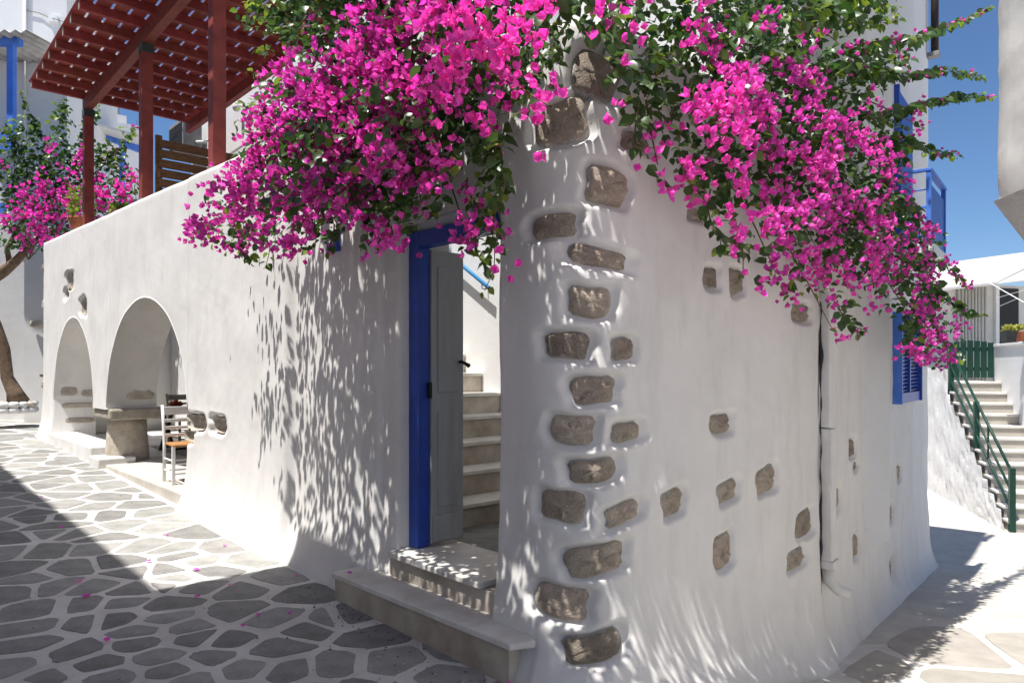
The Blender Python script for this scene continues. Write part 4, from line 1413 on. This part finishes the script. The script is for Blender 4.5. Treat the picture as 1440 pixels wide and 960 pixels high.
bougainvillea(plF, mapF, [(x, y, a, b, 0.3) for x, y, a, b in FB], FG, FSP, 0.075, 0.11, 0.9, 2.0, (-0.2, -1, 0.4), at(40, 365, 15.0))
plF.finish(120)
tr = [at(26, 566, 15.5), at(20, 550, 15.5), at(10, 530, 15.45), at(6, 490, 15.4), at(-4, 460, 15.35), at(-16, 430, 15.3), at(-12, 395, 15.2), at(4, 382, 15.1), at(22, 368, 15.0), at(40, 348, 15.0), at(66, 325, 15.0)]
MB().tube(tr, [.22, .15, .12, .11, .10, .10, .11, .12, .09, .07, .05], 10).build('trunk', 'bark', tp, True)
MB().tube([at(14, 372, 15.05), at(10, 350, 15.0), at(25, 320, 15.0), at(50, 290, 15.0)], [.06, .05, .04, .03], 8).build('limb', 'bark', tp, True)
pb = thing('stone_bed', at(20, 578, 15.5), 'low whitewashed stone bed around the twisted trunk', 'planter')
rq = random.Random(2)
zb_ = at(20, 580, 15.5)[2]
for i in range(15):
    a = i / 15 * 6.283
    bx, by = at(18, 570, 15.6)[0] + 0.42 * math.cos(a), 15.55 + 0.42 * math.sin(a)
    s_ = rq.uniform(.07, .11)
    for l in range(2):
        MB().lathe((bx, by, zb_ + l * 0.12), [(s_ * .7, 0), (s_, .03), (s_, .09), (s_ * .6, .125)], 8, .08).build('stone', 'stone_slab' if rq.random() < .5 else 'plaster_rough', pb, True)
cB = at(18, 570, 15.6)
MB().lathe((cB[0], 15.55, zb_), [(0.40, 0.0), (0.40, 0.17), (0.3, 0.19), (0.02, 0.2)], 14).build('soil', 'twig', pb, True)

# ---------------------------------------------------------------- pots on the parapet
def parz(u): return 1.945 + 0.046 * u
ppu = A.px(110, 318, -0.12)[0]
pt = thing('flower_pot', A(ppu, -0.14, parz(ppu)), 'terracotta flower pot at the foot of the far red post on the parapet', 'flower pot')
pc = A(ppu - 0.12, -0.14, parz(ppu) - 0.01)
MB().lathe(pc, [(0.13, 0), (0.17, 0.16), (0.175, 0.2), (0.205, 0.2), (0.21, 0.26), (0.18, 0.262), (0.165, 0.2)], 20).build('pot', 'terracotta', pt, True)
def tuft(parent, c, r, h, n, size, m, nm='leaves', seed=1):
    g = np.random.default_rng(seed)
    a = g.uniform(0, 6.28, n); q = np.sqrt(g.random(n)) * r
    pos = np.stack([c[0] + q * np.cos(a), c[1] + q * np.sin(a), c[2] + g.random(n) * h], 1)
    d = np.stack([np.cos(a) * .6, np.sin(a) * .6, g.uniform(.1, 1, n)], 1) + g.normal(0, .35, (n, 3))
    Rm = basis(d, g.normal(0, 1, (n, 3)) + (0, 0, 1.2), g.uniform(-.6, .6, n))
    scatter(nm, LEAF, pos, Rm, size * g.uniform(.6, 1.2, n), m, parent)
tuft(pt, (pc[0], pc[1], pc[2] + .25), .2, .55, 170, .085, 'leaf_young', seed=3)
ppu2 = A.px(165, 292, -0.2)[0]
pl2 = thing('planter_box', A(ppu2, -0.2, parz(ppu2)), 'small wooden planter box with low green plant on the parapet', 'planter')
MB().fbox(A, ppu2 - 0.22, ppu2 + 0.22, -0.30, -0.12, parz(ppu2) - 0.02, parz(ppu2) + 0.14).build('box', 'wood', pl2, bev=0.008)
for q in (-.12, 0, .12):
    tuft(pl2, A(ppu2 + q, -0.21, parz(ppu2) + .12), .1, .09, 60, .06, 'leaf_young', seed=int(q * 50 + 9))

# ---------------------------------------------------------------- far left: houses behind the lane
def block(name, parent, p0, p1, depth, z0, z1, m):
    """wall from plan point p0 to p1 (left to right as seen), depth away from the viewer"""
    p0, p1 = np.array(p0[:2]), np.array(p1[:2])
    u = (p1 - p0) / np.linalg.norm(p1 - p0)
    fr_ = Frame(p0, u, V2(u[1], -u[0]))
    MB().fbox(fr_, 0, float(np.linalg.norm(p1 - p0)), -depth, 0, z0, z1).build(name, m, parent)
    return fr_
h1 = thing('white_house', at(20, 580, 17.0), 'tall plain white house at the far left behind the twisted trunk', 'house')
f1 = block('wall', h1, at(-330, 0, 16.0), at(94, 0, 17.4), 4, -1.6, 9.8, 'plaster_plain')
block('lower_wall', h1, at(34, 0, 16.7), at(150, 0, 17.0), 0.28, -1.6, 3.4, 'plaster_plain')
ue, _ = f1.px(36, 100, 0)
MB().tube([f1(ue, .05, 2.6), f1(ue, .05, 9.8)], 0.035, 8).build('conduit', 'plaster_pier', h1, True)
bp_ = f1.px(76, 28, .03)
MB().fbox(f1, bp_[0] - .1, bp_[0] + .1, 0.0, .1, bp_[1] - .08, bp_[1] + .08).build('junction_box', 'white_paint', h1)
MB().tube([f1(ue, .03, f1.px(36, 14, .03)[1]), f1(*[(ue + bp_[0]) / 2, .03], f1.px(58, 19, .03)[1]), f1(bp_[0], .05, bp_[1])], .012, 5).build('wire', 'grey_metal', h1)
f1b = Frame(np.array(at(34, 0, 16.7)[:2]), f1.u, f1.n)
for (x, y, w, h) in ((50, 455, 17, 9), (61, 528, 10, 4)):
    c_ = at(x, y, 16.60)
    stone_patch('stone', lambda a, b, hg, c_=c_: (c_[0] + a, c_[1] - hg - 0.02, c_[2] + b), w / 2 / F * 16.7, h / 2 / F * 16.7, 0, int(x), 0.02, h1, 'stone_slab')
cb = thing('overhead_cable', at(115, 0, 12), 'thin dark cable crossing the sky from the white house towards the pergola', 'cable')
pA, pB = Vector(f1(bp_[0], .1, bp_[1])), Vector(A(7.0, -2.0, 4.9))
MB().tube([pA, pA.lerp(pB, .3) - Vector((0, 0, .12)), pA.lerp(pB, .6) - Vector((0, 0, .14)), pB], 0.008, 5).build('wire', 'black_iron', cb, True)
pA, pB = Vector(at(100, -10, 15)), Vector(A(8.2, -1.9, 4.8))
cb2 = MB().tube([pA, pA.lerp(pB, .5) - Vector((0, 0, .1)), pB], 0.010, 5).build('overhead_cable', 'black_iron', None, True)
tag(cb2, 'dark cable dropping steeply to the pergola roof against the blue sky', 'cable')

# the blue veranda at the left edge
vr = thing('veranda', at(10, 330, 15.8), 'blue timber veranda with corrugated roof at the left edge', 'veranda')
def vb(nm, x0, y0, x1, y1, Y, th, m='blue_bright'):
    a, b = at(x0, y1, Y), at(x1, y0, Y)
    MB().box8([(a[0], Y, a[2]), (b[0], Y, a[2]), (b[0], Y + th, a[2]), (a[0], Y + th, a[2]), (a[0], Y, b[2]), (b[0], Y, b[2]), (b[0], Y + th, b[2]), (a[0], Y + th, b[2])]).build(nm, m, vr, bev=.006)
vb('post', 9, 58, 18, 212, 15.6, .13)
vb('beam', -60, 48, 26, 62, 15.55, .16)
vb('rail', -60, 188, 14, 197, 15.58, .1)
vb('rail', -60, 204, 14, 211, 15.58, .1)
vb('rail', -60, 285, 5, 303, 15.58, .1)
vb('post', -40, 58, -31, 303, 15.6, .13)
cv, cf = [], []
k = 46
for j, (yy, dz) in enumerate(((15.2, 0.0), (17.6, 0.25))):
    for i in range(k + 1):
        x = at(-130, 0, 15.3)[0] + (at(45, 0, 15.3)[0] - at(-130, 0, 15.3)[0]) * i / k
        cv.append((x, yy, at(0, 45, 15.3)[2] + 0.04 * math.sin(i * 1.57) + dz - 0.03 * i / k))
cf = [(i, i + 1, k + 2 + i, k + 1 + i) for i in range(k)]
so_ = mesh_obj('corrugated_roof', cv, cf, 'sheet_metal', vr, True)
sm_ = so_.modifiers.new('thickness', 'SOLIDIFY'); sm_.thickness = 0.012

# second white house beyond, with blue veranda beam
h2 = thing('far_house', at(150, 400, 24), 'white house with blue veranda beam seen beyond the bougainvillea and parapet', 'house')
block('wall', h2, at(60, 0, 23.0), at(196, 0, 24.5), 3, -1.2, at(0, 170, 24)[2], 'plaster_plain')
block('upper_wall', h2, at(60, 0, 23.4), at(178, 0, 24.9), 2.5, at(0, 172, 24)[2], at(0, 150, 24)[2], 'plaster_plain')
block('roof_room', h2, at(60, 0, 23.6), at(158, 0, 25), 2.0, at(0, 152, 24)[2], at(0, 122, 24)[2], 'plaster_plain')
fa, fb2 = at(122, 180, 20.0), at(205, 212, 21.0)
MB().beam(fa, fb2, .14, .24).build('beam', 'blue_bright', h2)
for x, y in ((146, 195), (172, 203)):
    a = at(x, y, 20.4)
    MB().beam((a[0], a[1], a[2] - 2.6), (a[0], a[1], a[2]), .12, .12, (0, 1, 0)).build('post', 'blue_bright', h2)
MB().beam(at(122, 285, 20.0), at(205, 305, 21.0), .1, .14).build('rail', 'blue_bright', h2)
MB().beam(at(115, 178, 19.9), at(205, 204, 20.8), 1.3, .06).build('veranda_roof', 'plaster_plain', h2)
an = thing('antenna', at(167, 160, 24.5), 'white television antenna on the far white roof', 'antenna')
b0 = at(167, 158, 25.5)
MB().tube([(b0[0], b0[1], b0[2] - 0.2), (b0[0], b0[1], at(0, 128, 25.5)[2])], .03, 6).build('mast', 'grey_metal', an)
MB().tube([(b0[0] - .4, b0[1], at(0, 134, 25.5)[2]), (b0[0] + .4, b0[1], at(0, 134, 25.5)[2])], .018, 5).build('boom', 'grey_metal', an)
for i in range(7):
    x = b0[0] - .38 + i * .127
    MB().tube([(x, b0[1] - .2, at(0, 134, 25.5)[2] - .12), (x, b0[1] + .2, at(0, 134, 25.5)[2] + .16)], .01, 5).build('rod', 'grey_metal', an)

# ---------------------------------------------------------------- right: steps, gate and house beyond
SO = V2(8.72, 12.6); SU = V2(0.27, 0.963); SU /= np.linalg.norm(SU); SN = V2(-SU[1], SU[0])
ST = Frame(SO, SU, SN)          # n > 0 towards the street (left)
rs_ = thing('outdoor_steps', ST(1.5, -.5, -2.5), 'pale stone outdoor steps with green railing at the right edge', 'stairs')
SW = 0.98
for k in range(-2, 11):
    zt = -2.40 + 0.215 * k
    u = 0.30 * k
    q = MB().fbox(ST, u, u + 0.302 if k < 10 else u + 1.5, -SW, 0.0, -3.4, zt - 0.05).build('step', 'flagstone_pale', rs_)
    MB().fbox(ST, u - 0.03, u + 0.298 if k < 10 else u + 1.5, -SW + .002, 0.03, zt - 0.049, zt).build('tread', 'joint_paint', q, bev=.008)
# side wall of the steps
sv = []
for i in range(61):
    u = -0.75 + 6.2 * i / 60
    kk = min(max(math.floor(u / 0.30 + 0.1), -2), 10)
    zt = -2.40 + 0.215 * kk - 0.06 if u > -0.62 else -2.95
    if u > 3.0:
        zt = -0.30 + min(0.35, (u - 3.0) * 2)
    for j in range(26):
        z = -3.3 + (zt + 3.3) * j / 25
        sv.append(ST(u, 0.075 + 0.03 * float(W2(np.array(u), np.array(z))) + 0.03 * float(W1(np.array(u * 2), np.array(z * 2))), z))
sfc = [(i * 26 + j, i * 26 + j + 1, (i + 1) * 26 + j + 1, (i + 1) * 26 + j) for i in range(60) for j in range(25)]
mesh_obj('side_wall', sv, sfc, 'plaster_rough', rs_, True)
MB().fbox(ST, 3.02, 5.4, 0.0, 0.06, -3.2, 0.02).build('side_wall_core', 'plaster_plain', rs_)
gr = thing('stair_railing', ST(0, .02, -2.3), 'dark green metal handrail with two rails and posts beside the outdoor steps', 'railing')
for u in (-0.30, 1.42, 2.96):
    kk = math.floor(u / 0.30)
    zt = -2.40 + 0.215 * kk
    MB().fbox(ST, u - .045, u + .045, -.06, .03, zt - .25 if u < 1 else zt - .12, zt + 0.92).build('post', 'green_paint', gr, bev=.005)
def rz(u): return -2.40 + 0.215 * (u / 0.30)
for h_, r_ in ((0.84, .026), (0.50, .022), (0.18, .022)):
    MB().tube([ST(-0.34, -.015, rz(-0.34) + h_), ST(2.98, -.015, rz(2.8) + h_)], r_, 8).build('rail', 'green_paint', gr, True)
MB().tube([ST(.8, -.015, rz(.8) + .18), ST(.8, -.015, rz(.8) + .84)], .02, 6).build('baluster', 'green_paint', gr, True)
gt = thing('garden_gate', ST(3.3, -.5, -.2), 'dark green wooden gate at the top of the outdoor steps', 'gate')
for i in range(7):
    MB().fbox(ST, 3.32, 3.35, -0.95 + i * .132, -0.95 + i * .132 + .112, -0.17, 0.60 + .05 * math.sin(i * .52)).build('board', 'green_paint', gt, bev=.004)
for z in (-.02, .42):
    MB().fbox(ST, 3.352, 3.385, -.95, -.03, z, z + .08).build('crossbar', 'green_paint', gt)
# retaining wall with pots, right of the steps
rw = thing('terrace_wall', ST(1.5, -1.5, -2.3), 'bright white terrace wall right of the outdoor steps with pots on top', 'wall')
MB().fbox(ST, 0.9, 3.4, -SW - 2.6, -SW - 0.004, -3.2, 0.50).build('wall', 'plaster_plain', rw)
MB().fbox(ST, 0.84, 3.44, -SW - 2.6, -SW + .04, 0.501, 0.56).build('coping', 'plaster_pier', rw, bev=.01)
def pot(x, y, Y, w, h, m, label, seed):
    c_ = at(x, y, Y)
    o = thing('flower_pot', c_, label, 'flower pot')
    MB().box8([(c_[0] - w * .44, Y - .09, c_[2]), (c_[0] + w * .44, Y - .09, c_[2]), (c_[0] + w * .44, Y + .09, c_[2]), (c_[0] - w * .44, Y + .09, c_[2]),
               (c_[0] - w / 2, Y - .11, c_[2] + h), (c_[0] + w / 2, Y - .11, c_[2] + h), (c_[0] + w / 2, Y + .11, c_[2] + h), (c_[0] - w / 2, Y + .11, c_[2] + h)]).build('pot', m, o, bev=.01)
    tuft(o, (c_[0], Y, c_[2] + h), w * .45, .10, 70, .075, 'flower_yellow', 'plant', seed)
YW = 13.9
zw = 0.561
def ypx(z, Y): return CY - z * F / Y
pot(1418, ypx(zw, YW), YW, .21, .19, 'black_plastic', 'small black plastic pot with yellow plant on the terrace wall', 3)
pot(1440, ypx(zw, YW), YW, .24, .19, 'terracotta', 'reddish brown trough with yellow plant on the terrace wall', 4)
# house behind the gate
rh = thing('awning_house', (12.8, 19.5, -.2), 'low white house with dark doorway and pale awning beyond the green gate', 'house')
fh = block('wall', rh, at(1285, 0, 17.6), at(1560, 0, 19.6), 4, -3.0, at(0, 398, 18)[2], 'curtain')
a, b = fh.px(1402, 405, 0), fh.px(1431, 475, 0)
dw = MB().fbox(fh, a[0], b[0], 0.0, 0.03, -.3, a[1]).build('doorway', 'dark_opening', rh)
MB().fbox(fh, a[0] - .12, a[0], 0.0, .07, -.3, a[1] + .1).build('door_frame', 'white_paint', rh)
for i in range(9):
    q = fh.px(1346, 430, 0)[0] + i * .11
    MB().tube([fh(q, .05, -.3), fh(q, .05, at(0, 402, 18)[2])], .04, 6).build('curtain_fold', 'curtain', rh, True)
a0, a1 = at(1290, 412, 16.6), at(1404, 399, 16.6)
b0_, b1_ = at(1290, 382, 17.6), at(1470, 352, 19.0)
MB().add([at(1296, 412, 16.4), at(1402, 400, 16.9), at(1500, 350, 19.2), at(1290, 378, 17.8),
          tuple(np.array(at(1296, 412, 16.4)) + (0, 0, .06)), tuple(np.array(at(1402, 400, 16.9)) + (0, 0, .06)), tuple(np.array(at(1500, 350, 19.2)) + (0, 0, .06)), tuple(np.array(at(1290, 378, 17.8)) + (0, 0, .06))],
         [(3, 2, 1, 0), (4, 5, 6, 7), (0, 1, 5, 4), (1, 2, 6, 5), (2, 3, 7, 6), (3, 0, 4, 7)]).build('awning', 'canvas', rh)
MB().add([at(1402, 400, 16.9), at(1470, 392, 17.3), at(1510, 350, 19.1), at(1502, 351, 19.2),
          tuple(np.array(at(1402, 400, 16.9)) + (0, 0, .03)), tuple(np.array(at(1470, 392, 17.3)) + (0, 0, .03)), tuple(np.array(at(1510, 350, 19.1)) + (0, 0, .03)), tuple(np.array(at(1502, 351, 19.2)) + (0, 0, .03))],
         [(3, 2, 1, 0), (4, 5, 6, 7), (0, 1, 5, 4), (1, 2, 6, 5), (2, 3, 7, 6), (3, 0, 4, 7)]).build('awning_wing', 'canvas', rh)
MB().tube([at(1283, 388, 17.3), at(1470, 361, 18.6)], .02, 6).build('ridge_pipe', 'grey_metal', rh)
for i, (p, q) in enumerate((((1392, 398, 16.8), (1440, 425, 14.5)), ((1398, 420, 17.0), (1440, 408, 16.0)), ((1402, 432, 17.0), (1430, 420, 16.0)))):
    c_ = MB().tube([at(*p), at(*q)], .012 if i == 0 else .006, 5).build('clothes_line', 'white_paint', None)
    tag(c_, ('thick white line stretched diagonally before the dark doorway', 'upper thin washing line across the dark doorway', 'lower thin washing line across the dark doorway')[i], 'line')
# the near house on the right: upper storey jutting over the street
jh = thing('jutting_house', (5.4, 5.5, 2.0), 'rough white upper storey jutting into the picture at the top right', 'house')
JF = Frame(V2(*at(1396, 0, 7.0)[:2]), V2(-0.12, -0.993), V2(-0.993, 0.12))
zj = zpx(284, 7.0)
jv = []
for i in range(60):
    u = 9.0 * i / 59
    for j in range(60):
        z = zj + 4.5 * j / 59
        o_ = 0.010 * float(W2(np.array(u + 3), np.array(z))) + 0.03 * float(W1(np.array(u + 9), np.array(z)))
        if u < .06: o_ -= .05 * (1 - u / .06)
        jv.append(JF(u, o_, z))
mesh_obj('wall', jv, [(i * 60 + j, i * 60 + j + 1, (i + 1) * 60 + j + 1, (i + 1) * 60 + j) for i in range(59) for j in range(59)], 'plaster', jh, True)
MB().fbox(JF, 0.005, 9.0, -3.0, -0.06, zj, zj + 4.5).build('storey', 'plaster_plain', jh)
pr = [(0.0, zj + .002), (-0.30, zj - 0.42), (-0.30, zj - .60), (-3.0, zj - .60), (-3.0, zj + .002)]
MB().add([JF(0.01, n, z) for n, z in pr] + [JF(9.0, n, z) for n, z in pr], [(0, 1, 2, 3, 4), (9, 8, 7, 6, 5)] + [((i + 1) % 5, i, 5 + i, 5 + (i + 1) % 5) for i in range(5)]).build('corbel', 'plaster_rough', jh)
MB().fbox(JF, 0.05, 9.0, -3.0, -1.05, -2.6, zj - .602).build('lower_wall', 'plaster_plain', jh)

# ---------------------------------------------------------------- the house across the lane: it shades the paving and is out of the picture
op = thing('opposite_house', A(3, 5, -1.6), 'white house across the lane that shades the paving', 'house')
WF = 4.0
HO = 8.0
MB().fbox(A, -6.5, 19.0, WF, WF + 5, -1.9, -1.5 + HO).build('wall', 'plaster_plain', op)
MB().fbox(A, -4.6, 1.44, 2.32, WF + 1, 4.9, 5.1).build('balcony_slab', 'plaster_plain', op)  # unseen slab, added to shade the paving in front of the door

# ---------------------------------------------------------------- fallen petals
pm = tmpl_mesh('petal', (tmpl_bract()[0], tmpl_bract()[1]), 'bract')
rp2 = random.Random(8)
PET = [(117,703),(233,754),(318,768),(112,821),(129,838),(281,803),(283,839),(325,823),(343,884),(88,744),(404,866),(365,868),(205,790),(60,700),(150,905),(420,812),(496,816)]
for i, (x, y) in enumerate(PET):
    gx_, gy_ = ground_at(x, y)
    z = zg(gx_, gy_) + .014
    if i == len(PET) - 1:
        gx_, gy_, z = at(496, 812, 5.02)[0], 5.02, -1.426
    o = bpy.data.objects.new('petal', pm)
    COL.objects.link(o)
    o.location = (gx_, gy_, z)
    o.rotation_euler = (rp2.uniform(-.15, .15), rp2.uniform(-.15, .15), rp2.uniform(0, 6.28))
    s_ = rp2.uniform(.035, .055) * (1.3 if i in (3, 4) else 1)
    o.scale = (s_, s_, s_)
    tag(o, ('small fallen pink petal lying on the sunlit strip of paving along the wall' if i in (0, 1, 2, 5, 12) else 'small fallen pink petal lying on the shaded paving of the lane') if i < len(PET) - 1 else 'tiny pink petal lying on the lower marble step', 'petal', 'fallen petals')
c_ = at(717, 946, 3.66)
fm_ = bpy.data.objects.new('fallen_flower', FLOW_ME[2])
COL.objects.link(fm_)
fm_.location = (c_[0], c_[1], zg(c_[0], c_[1]) + .02)
fm_.scale = (.045,) * 3
tag(fm_, 'fallen pink flower on the ground beside the right end of the marble step', 'flower')
# dry seeds and bits of leaf swept against the step and the wall
gg = np.random.default_rng(31)
n_ = 260
gu = np.concatenate([gg.uniform(-1.3, 0.9, n_ * 2 // 3), gg.uniform(-2.0, 6.0, n_ // 3)])
gn = np.concatenate([0.27 + np.abs(gg.normal(0, 0.16, n_ * 2 // 3)), gg.uniform(0.2, 2.6, n_ // 3)])
gp = np.array([A(u, n, 0) for u, n in zip(gu, gn)])
gp[:, 2] = [zg(x, y) + 0.009 for x, y in gp[:, :2]]
gd = np.stack([gg.normal(size=len(gp)), gg.normal(size=len(gp)), gg.normal(0, .1, len(gp))], 1)
gR = basis(gd, np.tile((0.05, 0.02, 1.0), (len(gp), 1)), gg.uniform(-.5, .5, len(gp)))
grit = scatter('leaf_litter', LEAF, gp, gR, gg.uniform(.008, .022, len(gp)), 'twig', None)
tag(grit, 'tiny dry leaf bits and seeds scattered on the paving by the step', 'leaf litter')
